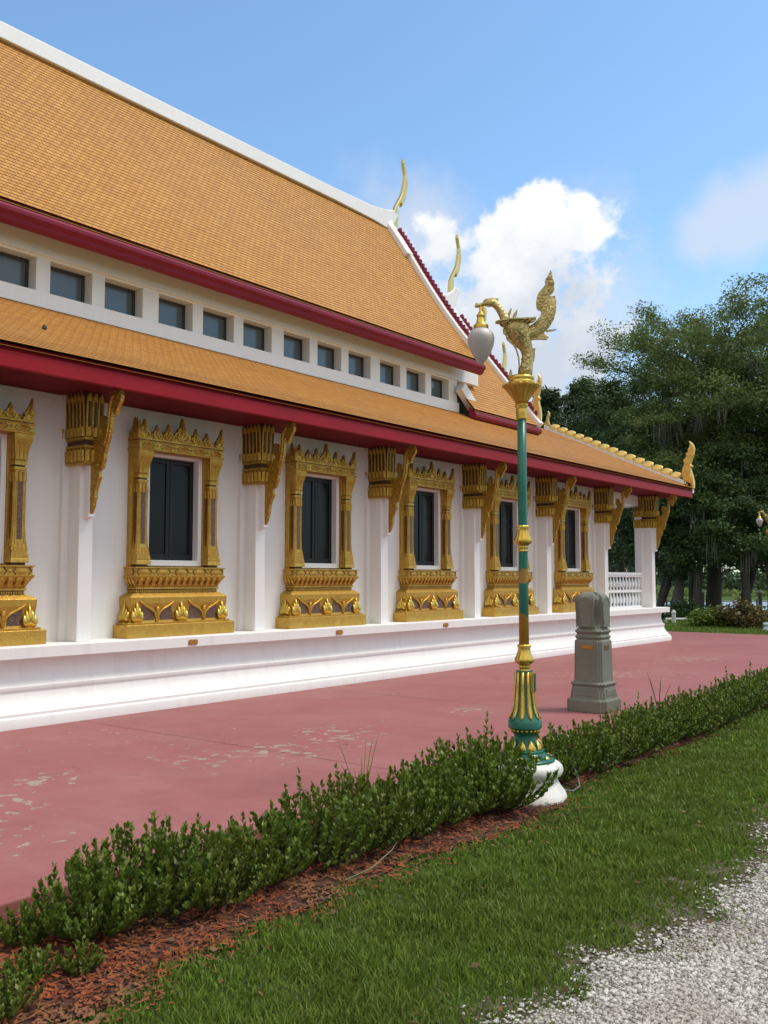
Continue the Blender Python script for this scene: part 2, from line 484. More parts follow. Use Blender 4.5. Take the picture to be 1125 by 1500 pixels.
def pole_mat():
    """teal pole whose paint has peeled to ochre in two ragged places"""
    m, nt, b = new_mat('peeling_teal_pole_paint')
    tc = N(nt, 'ShaderNodeTexCoord').outputs['Object']
    sep = N(nt, 'ShaderNodeSeparateXYZ'); nt.links.new(tc, sep.inputs[0])
    x, y, z = sep.outputs
    a = noise(nt, tc, 9, 5, .6)
    def patch(zc, hw, strength):
        d = mth(nt, 'DIVIDE', mth(nt, 'ABSOLUTE', mth(nt, 'SUBTRACT', z, zc)), hw)
        return mth(nt, 'MULTIPLY', mth(nt, 'SUBTRACT', 1.0, d, clamp=True), strength)
    s = mth(nt, 'MAXIMUM', patch(1.27, .20, .85), patch(1.70, .09, .5))
    # only on the side towards the drive
    side = mth(nt, 'ADD', mth(nt, 'MULTIPLY', x, -12.0), mth(nt, 'MULTIPLY', y, -6.0))
    s = mth(nt, 'ADD', s, mth(nt, 'MULTIPLY', side, .35))
    f = mth(nt, 'ADD', mth(nt, 'MULTIPLY', mth(nt, 'SUBTRACT', a, .5), 1.2), s)
    inz = mth(nt, 'GREATER_THAN', mth(nt, 'MAXIMUM', patch(1.27, .21, 1.0), patch(1.70, .09, 1.0)), .02)
    f = mth(nt, 'MULTIPLY', ramp(nt, f, [(.42, 0.0), (.46, 1.0)]), inz)
    c = mix_col(nt, noise(nt, tc, 5, 3), (.006, .13, .08), (.009, .11, .07))
    c = mix_col(nt, f, c, mix_col(nt, noise(nt, tc, 20, 3), (.36, .19, .02), (.26, .12, .015)))
    nt.links.new(c, b.inputs['Base Color'])
    b.inputs['Roughness'].default_value = .33
    bn = N(nt, 'ShaderNodeBump', Strength=.3, Distance=.004, invert=True)
    nt.links.new(f, bn.inputs['Height']); nt.links.new(bn.outputs[0], b.inputs['Normal'])
    return m
M['pole'] = pole_mat()
# ================================================================== TEMPLE
YW, YC, YR = 9.87, 11.92, 14.10          # outer wall, clerestory wall, ridge (depths)
X0, XE = -6.0, 20.98                      # hall ends
LZ, SOF = .872, 3.80
YB = 2*YR
STEP, PX0, WX0 = 2.865, 6.525, 8.02
HL = Vector((6.5, YR, 0))
hall = root('temple_hall', HL, 'long white temple hall with orange tiled roofs and gold window surrounds', 'temple')
def H(name, mb, mat, parent=None, **k):
    """part of the hall, given in world coordinates"""
    if parent is None:
        return add(name, mb, mat, hall, off=-HL, **k)
    return add(name, mb, mat, parent, **k)

# ---- outer wall with real openings
def wall_with_holes(x0, x1, y0, y1, z0, z1, holes):
    mb = MB(); x = x0
    for hx0, hx1, hz0, hz1 in holes:
        mb.box(x, hx0, y0, y1, z0, z1)
        mb.box(hx0, hx1, y0, y1, z0, hz0)
        mb.box(hx0, hx1, y0, y1, hz1, z1)
        x = hx1
    mb.box(x, x1, y0, y1, z0, z1)
    return mb
wins = [WX0 + k*STEP for k in range(-1, 5)]
H('wall', wall_with_holes(X0, XE, YW, YW+.25, LZ, 4.3, [(c-.43, c+.43, 1.84, 3.235) for c in wins]), M['white'])
mb = MB()
mb.box(XE-.25, XE, YW+.25, YB-YW-.25, LZ, 4.25)
mb.box(X0, X0+.25, YW+.25, YB-YW-.25, LZ, 4.25)
mb.box(X0, XE, YB-YW-.25, YB-YW, LZ, 4.3)
H('end_wall', mb, M['white'])

# ---- moulded plinth, mitred round the corners
prof = [(-.02,0),(-.025,.10),(-.015,.115),(.0,.125),(.0,.155),(.02,.165),(.045,.20),(.075,.24),(.10,.285),(.115,.33),(.12,.375),
        (.105,.395),(.105,.43),(.135,.45),(.15,.49),(.165,.545),(.172,.60),(.172,.655),(.16,.69),(.15,.725),(.02,.735),(0,.745),(0,.862),(.012,LZ)]
XL = 24.22
def foot(d): return [(X0+d, 9.36+d), (XL-d, 9.36+d), (XL-d, YB-9.36-d), (X0+d, YB-9.36-d)]
mb = MB().rings([[(x, y, z) for x, y in foot(d)] for d, z in prof])
H('plinth', mb, M['plinth'], angle=40)
# small brass plaques on the ledge edge
for k, c in enumerate([c-.03 for c in wins[1:]]):
    mb = MB().prism([(-.075,-.02),(-.055,-.034),(.055,-.034),(.075,-.02),(.075,.02),(.055,.034),(-.055,.034),(-.075,.02)], 'xz', 9.345, 9.3595)
    o = H('ledge_plaque', mb, M['plaque'], bevel=.004); o.location = Vector((c, 0, .80)) - HL

# ---- carved lotus petal strip used on the capitals
def petal(mb, p0, across, out, w, h, tip=.05, bulge=.02, n=9, inner=None, pt=.88):
    """upright pointed petal: base centre p0, unit vectors across and out"""
    p0, a, o = Vector(p0), Vector(across), Vector(out)
    L = []
    for k in range(n+1):
        t = k/n
        ww = w*.5*(1.0 if t < pt else max(0.04, 1-((t-pt)/(1-pt))**1.3))
        oo = bulge*.35 + tip*t**2.2
        c = p0 + Vector((0,0,h*t)) + o*oo
        L.append([c - a*ww, c - a*ww*.55 + o*bulge*.75, c + o*bulge, c + a*ww*.55 + o*bulge*.75, c + a*ww])
    k0 = len(mb.v)
    for r in L: mb.v += [tuple(p) for p in r]
    for k in range(n):
        for i in range(4):
            base_mi = mb.mi
            if inner is not None and i in (1, 2) and 0 < k < n-2: mb.mi = inner
            mb.face((k0+k*5+i, k0+k*5+i+1, k0+(k+1)*5+i+1, k0+(k+1)*5+i))
            mb.mi = base_mi
    return mb

def capital_mesh(cx, hx, yf, yb):
    """square lotus capital standing round a pier, front at yf, going back to yb; all faces"""
    mb = MB()
    mb.rings(rect_rings([(hx, yf, 2.945), (hx+.012, yf-.012, 2.955), (hx+.012, yf-.012, 2.975), (hx-.004, yf+.004, 2.985), (hx-.002, yf+.002, 3.13),
        (hx+.014, yf-.014, 3.14), (hx+.014, yf-.014, 3.17), (hx-.012, yf+.012, 3.178)], cx, yb))
    mb.mi = 1
    mb.rings(rect_rings([(hx-.012, yf+.012, 3.1785), (hx-.012, yf+.012, 3.228)], cx, yb))
    mb.mi = 0
    mb.rings(rect_rings([(hx-.01, yf+.01, 3.2285), (hx+.014, yf-.014, 3.236), (hx+.014, yf-.014, 3.265), (hx-.004, yf+.004, 3.275)], cx, yb))
    mb.mi = 1
    mb.rings(rect_rings([(hx-.002, yf+.002, 3.2755), (hx+.002, yf-.002, 3.5), (hx+.010, yf-.010, 3.74), (hx+.014, yf-.014, 3.795)], cx, yb))
    mb.mi = 0
    D = yb-yf
    ns, nf = max(4, round(D/.072)), max(3, round(2*hx/.072))
    for (z, h, tip, bl) in ((3.272, .53, .020, .016), (3.272, .12, .008, .030), (2.978, .15, .006, .022)):
        for i in range(ns):
            y = yf + D*(i+.5)/ns
            w = D/ns*.93
            petal(mb, (cx-hx, y, z), (0,-1,0), (-1,0,0), w, h, tip, bl, inner=2 if h > .4 else None)
            petal(mb, (cx+hx, y, z), (0,1,0), (1,0,0), w, h, tip, bl, inner=2 if h > .4 else None)
        for i in range(nf):
            x = cx - hx + 2*hx*(i+.5)/nf
            petal(mb, (x, yf, z), (1,0,0), (0,-1,0), 2*hx/nf*.93, h, tip, bl, inner=2 if h > .4 else None)
    return mb

BR = [(-0.028,2.369),(0.003,2.418),(0.024,2.965),(0.025,3.251),(-0.004,3.272),(-0.09,3.262),(-0.162,3.251),(-0.2,3.29),(-0.222,3.322),(-0.197,3.36),(-0.177,3.398),(-0.194,3.455),(-0.188,3.509),(-0.235,3.515),
      (-0.271,3.492),(-0.291,3.457),(-0.303,3.385),(-0.331,3.406),(-0.342,3.498),(-0.334,3.617),(-0.359,3.708),(-0.414,3.765),(-0.471,3.788),(-0.565,3.779),(-0.623,3.746),(-0.637,3.698),(-0.626,3.653),
      (-0.581,3.6),(-0.555,3.55),(-0.537,3.50),(-0.515,3.495),(-0.492,3.523),(-0.488,3.564),(-0.474,3.589),(-0.46,3.556),(-0.448,3.464),(-0.439,3.348),(-0.413,3.257),(-0.369,3.144),(-0.334,3.066),
      (-0.327,2.996),(-0.292,2.894),(-0.225,2.869),(-0.247,2.792),(-0.201,2.724),(-0.156,2.645),(-0.13,2.553),(-0.09,2.461)]
BR = [(a + (.055 if i >= 24 else 0)*(1 if b > 2.75 else (b-2.369)/.4), b) for i, (a, b) in enumerate(BR)]
def bracket_mesh(cx, yf=9.5):
    mb = MB().prism([(yf+a, b) for a, b in BR], 'yz', cx-.024, cx+.024)
    # raised scroll work on both cheeks and a ridge up the neck
    rng = random.Random(3)
    for s in (-1, 1):
        for (yy, zz, r) in ((-.05,2.55,.03),(-.075,2.66,.038),(-.10,2.78,.046),(-.12,2.91,.055),(-.15,3.03,.055),(-.08,3.08,.05),(-.19,3.14,.045),(-.07,3.19,.04),(-.25,3.22,.035)):
            pts = []
            for k in range(11):
                a = k/10*1.6*PI + zz*3
                rr = r*(1-.075*k)
                pts.append((cx+s*.025, yf+yy+math.cos(a)*rr, zz+math.sin(a)*rr))
            mb.tube(pts, [.011*(1-.06*k) for k in range(11)], 5)
        mb.tube([(cx+s*.022, yf-.27, 3.15),(cx+s*.024, yf-.335, 3.3),(cx+s*.024, yf-.36, 3.45),(cx+s*.024, yf-.365, 3.6),(cx+s*.022, yf-.42, 3.72),(cx+s*.022,yf-.49,3.73),(cx+s*.022,yf-.52,3.67)], [.014,.02,.022,.022,.02,.016,.01], 6)
    return mb

def pilaster(cx, first=None):
    mb = MB()
    mb.box(cx-.175, cx+.175, 9.808, YW+.02, LZ, 3.86)
    mb.rings([[(cx-.098,9.575,LZ),(cx+.098,9.575,LZ),(cx+.098,9.815,LZ),(cx-.098,9.815,LZ)],
              [(cx-.092,9.585,2.96),(cx+.092,9.585,2.96),(cx+.092,9.815,2.96),(cx-.092,9.815,2.96)]])
    p = H('pilaster', mb, M['white'], bevel=.006)
    q = MB().prism([(9.475,2.335),(9.60,2.30),(9.60,2.955),(9.475,2.955)], 'yz', cx-.042, cx+.042)
    H('corbel', q, M['trim'], p, bevel=.006)
    cm = capital_mesh(cx-.018, .120, 9.435, YW-.002)
    H('capital', cm, [M['goldf'], M['groove'], M['inlay']], p)
    H('bracket', bracket_mesh(cx), M['goldc'], p, bevel=.008)
    return p
pil = pilaster(PX0)
for k in (-1, 1, 2, 3, 4, 5):
    c = copy_tree(pil, hall); c.location.x += k*STEP

# ---- free standing porch column
cx = 23.66
mb = MB()
mb.box(cx-.17, cx+.22, 9.79, 9.99, LZ, 3.8)
mb.rings([[(cx-.11,9.55,LZ),(cx+.11,9.55,LZ),(cx+.11,9.795,LZ),(cx-.11,9.795,LZ)],
          [(cx-.105,9.56,2.96),(cx+.105,9.56,2.96),(cx+.105,9.795,2.96),(cx-.105,9.795,2.96)]])
pc = H('porch_column', mb, M['white'], bevel=.006)
H('corbel', MB().prism([(9.455,2.335),(9.57,2.30),(9.57,2.955),(9.455,2.955)], 'yz', cx-.042, cx+.042), M['trim'], pc, bevel=.006)
cm = capital_mesh(cx, .112, 9.44, 9.80)
H('capital', cm, [M['goldf'], M['groove'], M['inlay']], pc)
cm = capital_mesh(cx+.025, .205, 9.77, 10.01)
H('capital', cm, [M['goldf'], M['groove'], M['inlay']], pc)
H('bracket', bracket_mesh(cx, 9.48), M['goldc'], pc, bevel=.008)
# the matching column on the far side of the porch
c2 = H('porch_column', MB().box(cx-.20, cx+.24, YB-10.23, YB-9.79, LZ, 3.8), M['white'], bevel=.006)
# porch beams
mb = MB(); mb.box(XE, cx+.24, 9.86, 10.12, 3.52, 3.797); mb.box(cx-.12, cx+.14, 10.235, YB-10.235, 3.52, 3.79); mb.box(XE, cx+.24, YB-10.12, YB-9.86, 3.52, 3.797)
H('porch_beam', mb, M['trim'], bevel=.005)

# ---- balustrade
bx0, bx1 = PX0+5*STEP+.175, cx-.17
mb = MB()
mb.box(bx0, bx1, 9.78, 9.96, 1.71, 1.775); mb.box(bx0, bx1, 9.80, 9.94, 1.665, 1.71)
mb.box(bx0, bx1, 9.80, 9.94, 1.27, 1.33); mb.box(bx0, bx1, 9.79, 9.95, LZ, .925)
bal = H('balustrade', mb, M['trim'], bevel=.006)
vase = [(.030,0),(.034,.015),(.022,.03),(.020,.05),(.034,.08),(.045,.125),(.044,.16),(.032,.21),(.020,.27),(.017,.30),(.026,.315),(.026,.33)]
b0 = MB(); b0.lathe([(r, .925+z*.345/.33) for r, z in vase], 0, 9.87, 14); b0.lathe([(r, 1.33+z*.335/.33) for r, z in vase], 0, 9.87, 14)
nb = 13
bo = add('baluster', b0, M['trim'], bal, smooth=True); bo.location.x = bx0 + (bx1-bx0)*.5/nb
for i in range(1, nb):
    c = bo.copy(); COL.objects.link(c); c.parent = bal; c.location.x = bx0 + (bx1-bx0)*(i+.5)/nb

# ---- gold window surround (built round x = 0, then copied)
def flame(mb, x, z0, w, h, y, d=.05, lean=0.0):
    """pointed flame finial standing on z0: a bud with a swept tip, two curls and a raised spine"""
    out = []
    prof = [(.50,0),(.58,.08),(.48,.15),(.55,.25),(.46,.36),(.29,.43),(.33,.50),(.20,.58),(.12,.68),(.08,.82),(0.0,1.0)]
    R = [(x+w*a+lean*t, z0+h*t) for a, t in prof]; L = [(x-w*a+lean*t, z0+h*t) for a, t in prof[-2::-1]]
    mb.prism(L[::1][::-1][::-1] + R if False else R + L, 'xz', y, y+d)
    for s in (-1, 1):
        pts = []
        for k in range(9):
            a = -PI/2 + s*k/8*1.5*PI
            rr = w*.20*(1-.07*k)
            pts.append((x+s*w*.20+math.cos(a)*rr*(1), y-.004, z0+h*.22+math.sin(a)*rr))
        mb.tube(pts, [w*.075*(1-.06*k) for k in range(9)], 5)
    mb.tube([(x, y-.002, z0+h*.3), (x+lean*.5, y-.006, z0+h*.55), (x+lean*.9, y, z0+h*.92)], [w*.13, w*.10, w*.02], 6)

def make_window():
    w = H('window', MB().prism([(0,0),(1,0),(1,1)], 'xz', 0, 1) if False else MB(), M['trim'])
    return w

# casing: white frame boards around the opening = the window's own mesh
mb = MB()
y0, y1 = 9.80, 9.97
mb.box(-.47, -.405, y0, y1, 1.775, 3.24); mb.box(.405, .47, y0, y1, 1.775, 3.24)
mb.box(-.405, .405, y0, y1, 1.775, 1.85); mb.box(-.405, .405, y0, y1, 3.20, 3.24)
win = H('window', mb, M['trim'], bevel=.005)
# gold backing board
mb = MB(); mb.box(-.70, -.472, 9.785, YW+.01, 1.75, 3.30); mb.box(.472, .60, 9.785, YW+.01, 1.75, 3.30); mb.box(-.472, .472, 9.785, YW+.01, 3.242, 3.30)
H('backing_board', mb, M['gold'], win, bevel=.004)
# shutters
for s in (-1, 1):
    x0, x1 = (-.404, -.002) if s < 0 else (.002, .404)
    mb = MB()
    mb.box(x0, x0+.06, 9.90, 9.945, 1.852, 3.198); mb.box(x1-.06, x1, 9.90, 9.945, 1.852, 3.198)
    mb.box(x0+.06, x1-.06, 9.90, 9.945, 1.852, 1.93); mb.box(x0+.06, x1-.06, 9.90, 9.945, 3.13, 3.198)
    sh = H('shutter', mb, M['shutter'], win, bevel=.006)
    g = MB(); g.box(x0+.05, x1-.05, 9.918, 9.93, 1.92, 3.14)
    H('pane', g, M['glass'], win)
# pedestal
mb = MB()
mb.rings(rect_rings([(.885,9.575,.874),(.885,9.575,1.03),(.878,9.582,1.038)], 0, YW))
mb.rings(rect_rings([(.835,9.615,1.0385),(.835,9.615,1.062),(.80,9.64,1.063),(.785,9.655,1.16),(.787,9.65,1.24),(.795,9.64,1.30),(.797,9.638,1.375),(.785,9.65,1.388),(.72,9.69,1.425),(.68,9.70,1.43)], 0, YW))
ped = H('pedestal', mb, M['gold'], win, bevel=.005)
# glass mosaic fields and gilt drapery lines
mb = MB(); tr = MB(); ct = MB()
def fy(z): return 9.64 + .013*max(0, min(1, (1.30-z)/.14)) - .004
for s in (-1, 1):
    cxs = s*.385
    for q in (-1, 1):
        xa, xb = cxs + q*.03, cxs + q*.255
        pts = [(xa+q*.01, 1.07), (xa+q*.03, 1.15), (xa+q*.06, 1.20), (xa+q*.15, 1.245), (xb-q*.03, 1.275), (xb-q*.015, 1.20), (xb, 1.13), (xb+q*.01, 1.07)]
        if q < 0: pts = pts[::-1]
        mb = MB().prism(pts, 'xz', 9.6435, 9.66); H('mosaic_panel', mb, M['mosaic'], win)
    for q in (-1, 1):
        tr.tube([(cxs+q*.008, 9.636, 1.066), (cxs+q*.016, 9.636, 1.12), (cxs+q*.04, 9.634, 1.185), (cxs+q*.09, 9.632, 1.225), (cxs+q*.17, 9.630, 1.26), (cxs+q*.24, 9.630, 1.30), (cxs+q*.262, 9.63, 1.325)], [.012,.014,.018,.018,.016,.016,.012], 6)
    tr.tube([(cxs, 9.636, 1.066), (cxs, 9.634, 1.14), (cxs, 9.63, 1.225), (cxs, 9.628, 1.255)], [.010,.02,.028,.018], 6)
    H('drapery_moulding', tr, M['gold'], win, smooth=True); tr = MB()
def cartouche(m, x, y, wd, front=True):
    for i, (a, hgt) in enumerate(((-.42,.14),(-.22,.19),(0,.25),(.22,.19),(.42,.14))):
        base = x + a*wd*.55
        P = lambda dx, z, dy: (base+dx, y-dy, z) if front else (y-dy, x+(base-x)+dx, z)
        pts = [(base-.0 if front else y, y if front else base, 1.075)]
        L = [(0, 1.075, .012), (a*wd*.22, 1.075+hgt*.35, .03), (a*wd*.34, 1.075+hgt*.7, .02), (a*wd*.22, 1.075+hgt, .004)]
        m.tube([((base+dx, y-dy, z) if front else (y-dy, base+dx, z)) for dx, z, dy in L], [.028,.034,.022,.004], 6)
    c = [((x+wd*.36*math.cos(t), y-.012, 1.13+.07*math.sin(t)) if front else (y-.012, x+wd*.36*math.cos(t), 1.13+.07*math.sin(t))) for t in [PI*(1+k/8) for k in range(9)]]
    m.tube(c, [.01,.016,.02,.022,.022,.022,.02,.016,.01], 6)
for args in ((0, 9.645, .22), (-.70, 9.645, .18), (.70, 9.645, .18), (9.75, -.785, .20, False)):
    ct = MB(); cartouche(ct, *args); H('cartouche', ct, M['goldb'], win, smooth=True)
# tray with carved bands
mb = MB()
mb.mi = 1; mb.rings(rect_rings([(.668,9.705,1.428),(.668,9.705,1.472)], 0, YW)); mb.mi = 0
for i in range(46):
    x = -.66+1.32*i/45
    mb.box(x-.009, x+.009, 9.697, 9.71, 1.434, 1.466)
for i in range(6):
    y = 9.71+.15*i/6
    mb.box(-.676, -.664, y, y+.018, 1.434, 1.466)
mb.rings(rect_rings([(.675,9.695,1.4725),(.685,9.685,1.478),(.685,9.685,1.502),(.672,9.692,1.508),(.70,9.665,1.56),(.728,9.632,1.612),(.742,9.62,1.628),(.742,9.62,1.648),(.725,9.632,1.652),(.725,9.632,1.735),(.745,9.612,1.742),(.745,9.612,1.756),(.60,9.66,1.760)], 0, YW))
def diamond(m, x, y, z, w, h, front=True):
    k = len(m.v)
    P = (lambda u, d, q: (x+u, y-d, z+q)) if front else (lambda u, d, q: (y-d, x+u, z+q))
    m.v += [P(-w,0,0), P(-w*.5,0,-h), P(w*.5,0,-h), P(w,0,0), P(w*.5,0,h), P(-w*.5,0,h), P(0,.02,0)]
    for i in range(6):
        m.face((k+i, k+(i+1) % 6, k+6) if front else (k+(i+1) % 6, k+i, k+6))
gv = MB()
for i in range(5):
    x = -.60+1.20*i/4
    diamond(mb, x, 9.630, 1.694, .085, .033); 
    for s in (-1, 1):
        gv.tube([(x+s*.075, 9.630, 1.655), (x+s*.112, 9.629, 1.694), (x+s*.075, 9.630, 1.733)], .006, 4)
    if i < 4:
        diamond(mb, x+.15, 9.630, 1.694, .03, .02)
diamond(mb, 9.75, -.726, 1.694, .06, .033, False)
gv.tube([(-.728, 9.70, 1.66), (-.73, 9.675, 1.694), (-.728, 9.70, 1.73)], .006, 4)
for i in range(14):
    x = -.65+1.30*i/13
    mb.tube([(x, 9.69, 1.515), (x, 9.655, 1.555), (x, 9.628, 1.60), (x, 9.618, 1.622)], [.006,.022,.030,.012], 6)
    gv.tube([(x-.034, 9.678, 1.53), (x-.034, 9.655, 1.575)], [.004,.010], 4)
for i in range(3):
    y = 9.69+.06*i
    mb.tube([(-.685, y, 1.515), (-.71, y, 1.555), (-.735, y, 1.60), (-.742, y, 1.622)], [.006,.020,.026,.012], 6)
H('sill_tray', mb, [M['gold'], M['groove']], win, angle=50)
H('carving_groove', gv, M['groove'], win)
# side columns
def side_column(x):
    mb = MB()
    yb = YW
    def R(tiers): mb.rings(rect_rings([(hx, yf, z) for hx, yf, z in tiers], x, yb))
    mb.mi = 1; R([(.085,9.70,1.761),(.085,9.70,1.788)]); mb.mi = 0
    R([(.112,9.665,1.7885),(.112,9.665,1.83),(.104,9.672,1.84),(.108,9.668,1.86),(.098,9.676,1.90),(.082,9.69,1.97),(.073,9.698,2.06),(.068,9.70,2.2),(.066,9.702,2.83),(.075,9.695,2.835),(.075,9.695,2.868)])
    mb.mi = 1; R([(.058,9.708,2.8685),(.058,9.708,2.888)]); mb.mi = 0
    R([(.078,9.692,2.8885),(.078,9.692,2.935),(.070,9.70,2.945),(.074,9.696,2.98),(.088,9.68,3.07),(.108,9.655,3.16),(.116,9.645,3.20),(.116,9.645,3.2395)])
    # redented corner ribs and inlaid strip
    for sx in (-1, 1):
        mb.tube([(x+sx*.088, 9.69, 1.92), (x+sx*.064, 9.706, 2.05), (x+sx*.058, 9.708, 2.2), (x+sx*.056, 9.708, 2.80)], [.018,.02,.016,.016], 6)
    for yy in (9.72, 9.80):
        mb.tube([(x-.092, yy, 1.92), (x-.070, yy, 2.05), (x-.064, yy, 2.2), (x-.062, yy, 2.80)], [.016,.02,.018,.016], 6)
    mb.mi = 2
    mb.box(x-.030, x+.034, 9.697, 9.705, 2.0, 2.78)
    mb.box(x-.0735, x-.060, 9.742, 9.778, 2.05, 2.78)
    mb.mi = 0
    for z, hgt, wd, t in ((1.862,.14,.06,.016), (2.70,.12,.045,.01), (2.95,.20,.05,.03)):
        for dx in (-.05, 0, .05):
            petal(mb, (x+dx, 9.696 if z > 2 else 9.685, z), (1,0,0), (0,-1,0), wd, hgt, t if z > 2.9 else -t*.6, .014)
        for dy in (9.73, 9.79, 9.84):
            petal(mb, (x-.072 if z > 2 else x-.095, dy, z), (0,-1,0), (-1,0,0), wd, hgt, t if z > 2.9 else -t*.9, .012)
    return mb
for x in (-.585, .585):
    H('side_column', side_column(x), [M['gold'], M['groove'], M['mosaic']], win, angle=40)
# lintel
mb = MB()
mb.rings(rect_rings([(.705,9.640,3.240),(.715,9.628,3.246),(.715,9.628,3.262),(.702,9.640,3.266),(.702,9.640,3.345),(.715,9.628,3.349),(.715,9.628,3.362)], 0, YW))
mb.mi = 1; mb.rings(rect_rings([(.700,9.642,3.3625),(.700,9.642,3.372)], 0, YW)); mb.mi = 0
mb.rings(rect_rings([(.71,9.632,3.3725),(.71,9.632,3.40),(.69,9.66,3.41)], 0, YW))
gv = MB()
for i in range(5):
    x = -.56+1.12*i/4
    diamond(mb, x, 9.638, 3.305, .075, .030)
    for s in (-1, 1):
        gv.tube([(x+s*.06, 9.639, 3.275), (x+s*.098, 9.638, 3.305), (x+s*.06, 9.639, 3.335)], .0055, 4)
    if i < 4: diamond(mb, x+.14, 9.638, 3.305, .022, .018)
diamond(mb, 9.75, -.703, 3.305, .05, .03, False)
H('lintel', mb, [M['gold'], M['groove']], win, bevel=.003)
H('carving_groove', gv, M['groove'], win)
# flame crest
mb = MB()
for x, wd, hh in ((-.42,.16,.18),(-.23,.17,.215),(0,.25,.32),(.23,.17,.215),(.42,.16,.18)):
    flame(mb, x, 3.40, wd, hh, 9.645, .05)
flame(mb, -.615, 3.40, .17, .24, 9.640, .05); flame(mb, .635, 3.40, .13, .26, 9.640, .05, .05)
for i in range(12):
    x = -.52+1.04*i/11
    mb.tube([(x, 9.66, 3.40), (x, 9.655, 3.43), (x, 9.66, 3.46)], [.03,.028,.004], 6)
sd = MB(); flame(sd, 0, 3.40, .18, .26, 0, .05)
mb.merge(sd, Matrix.Translation((-.705, 9.755, 0)) @ Matrix.Rotation(-PI/2, 4, 'Z'))
mb.tube([(-.685, 9.665, 3.39), (-.69, 9.66, 3.50), (-.69, 9.66, 3.62)], [.045,.035,.004], 6)
H('crest', mb, M['gold'], win)
win.location.x += wins[1]
for k, c in enumerate(wins):
    if k == 1: continue
    o = copy_tree(win, hall); o.location.x = c - HL.x

# ---- roofs --------------------------------------------------------
def roof_slope(x0, x1, poly, mirror=False, row=.0955, lip=.007, under=.05):
    """tiled slope as lapped courses following poly (y,z), eave first; returns vertices, faces, uvs"""
    P = [Vector((0, a, b)) for a, b in poly]
    seg = [(P[i+1]-P[i]).length for i in range(len(P)-1)]
    L = sum(seg); n = int(L/row)
    def atl(l):
        for i, s in enumerate(seg):
            if l <= s or i == len(seg)-1:
                t = l/s; return P[i].lerp(P[i+1], t), (P[i+1]-P[i]).normalized()
            l -= s
    vs, fs, uv = [], [], []
    for k in range(n):
        l0, l1 = k*L/n, (k+1)*L/n
        a, d = atl(l0 + 1e-6); b, d2 = atl(l1 - 1e-6)
        nn = Vector((0, -d.z, d.y)); nn2 = Vector((0, -d2.z, d2.y))
        A = a + nn*lip; B = b + nn2*.001; A0 = a
        o = len(vs)
        for xx in (x0, x1):
            vs += [(xx, A0.y, A0.z), (xx, A.y, A.z), (xx, B.y, B.z)]
        fs += [(o, o+3, o+4, o+1), (o+1, o+4, o+5, o+2)]
        uv += [[(x0, l0), (x1, l0), (x1, l0+.003), (x0, l0+.003)], [(x0, l0+.003), (x1, l0+.003), (x1, l1), (x0, l1)]]
    # underside board
    o = len(vs)
    for xx in (x0, x1):
        vs += [(xx, p.y, p.z-under) for p in P]
    m = len(P)
    for i in range(m-1):
        fs.append((o+i+1, o+m+i+1, o+m+i, o+i)); uv.append([(0,0)]*4)
    if mirror:
        vs = [(x, YB-y, z) for x, y, z in vs]; fs = [f[::-1] for f in fs]; uv = [u[::-1] for u in uv]
    return vs, fs, uv
def roof_part(name, x0, x1, poly, mirror=False, parent=None, **k):
    vs, fs, uv = roof_slope(x0, x1, poly, mirror, **k)
    o = H(name, (vs, fs), M['tile'], parent)
    l = o.data.uv_layers.new(name='UVMap')
    flat = [c for u in uv for p in u for c in p]
    l.data.foreach_set('uv', flat)
    return o

XR1 = 24.67
LOW = [(8.80,4.025),(9.5,4.335),(10.3,4.70),(11.2,5.115),(11.95,5.475)]
lowR = roof_part('lower_roof', X0-.4, XR1, LOW)
H('roof_boarding', MB().prism([(8.90,3.99),(9.5,4.27),(10.3,4.635),(11.2,5.05),(11.95,5.41),(11.95,5.2),(9.2,3.82),(8.90,3.82)], 'yz', X0-.35, XR1-.06), M['soffit'], lowR)
LOWM = roof_part('lower_roof', X0-.4, XR1, LOW, True)
# the porch end of the lower roof, carried on up behind the second tier
endR = roof_part('porch_roof', 21.3, XR1, [(11.955,5.478),(12.6,5.77),(13.25,6.07)])
endM = roof_part('porch_roof', 21.3, XR1, [(11.955,5.478),(12.6,5.77),(13.25,6.07)], True)
def fascia(name, x0, x1, prof, mat, parent, **k):
    return H(name, MB().prism(prof, 'yz', x0, x1), mat, parent, **k)
FAS = [(8.835,4.005),(8.862,3.995),(8.862,3.95),(8.832,3.942),(8.832,3.768),(8.90,3.768),(8.90,4.015),(8.86,4.02)]
H('fascia', MB().prism(FAS, 'yz', X0-.38, XR1-.02), M['red'], lowR, bevel=.006)
H('fascia', MB().prism([(YB-a, b) for a, b in FAS], 'yz', X0-.38, XR1-.02), M['red'], LOWM, bevel=.006)
mb = MB(); mb.box(X0-.36, XR1-.08, 8.90, YW+.0, 3.80, 3.82)
H('soffit', mb, M['soffit'], lowR)
mb = MB(); mb.box(XE, XR1-.08, YW, YB-YW, 3.80, 3.82)
H('porch_ceiling', mb, M['trim'], lowR)
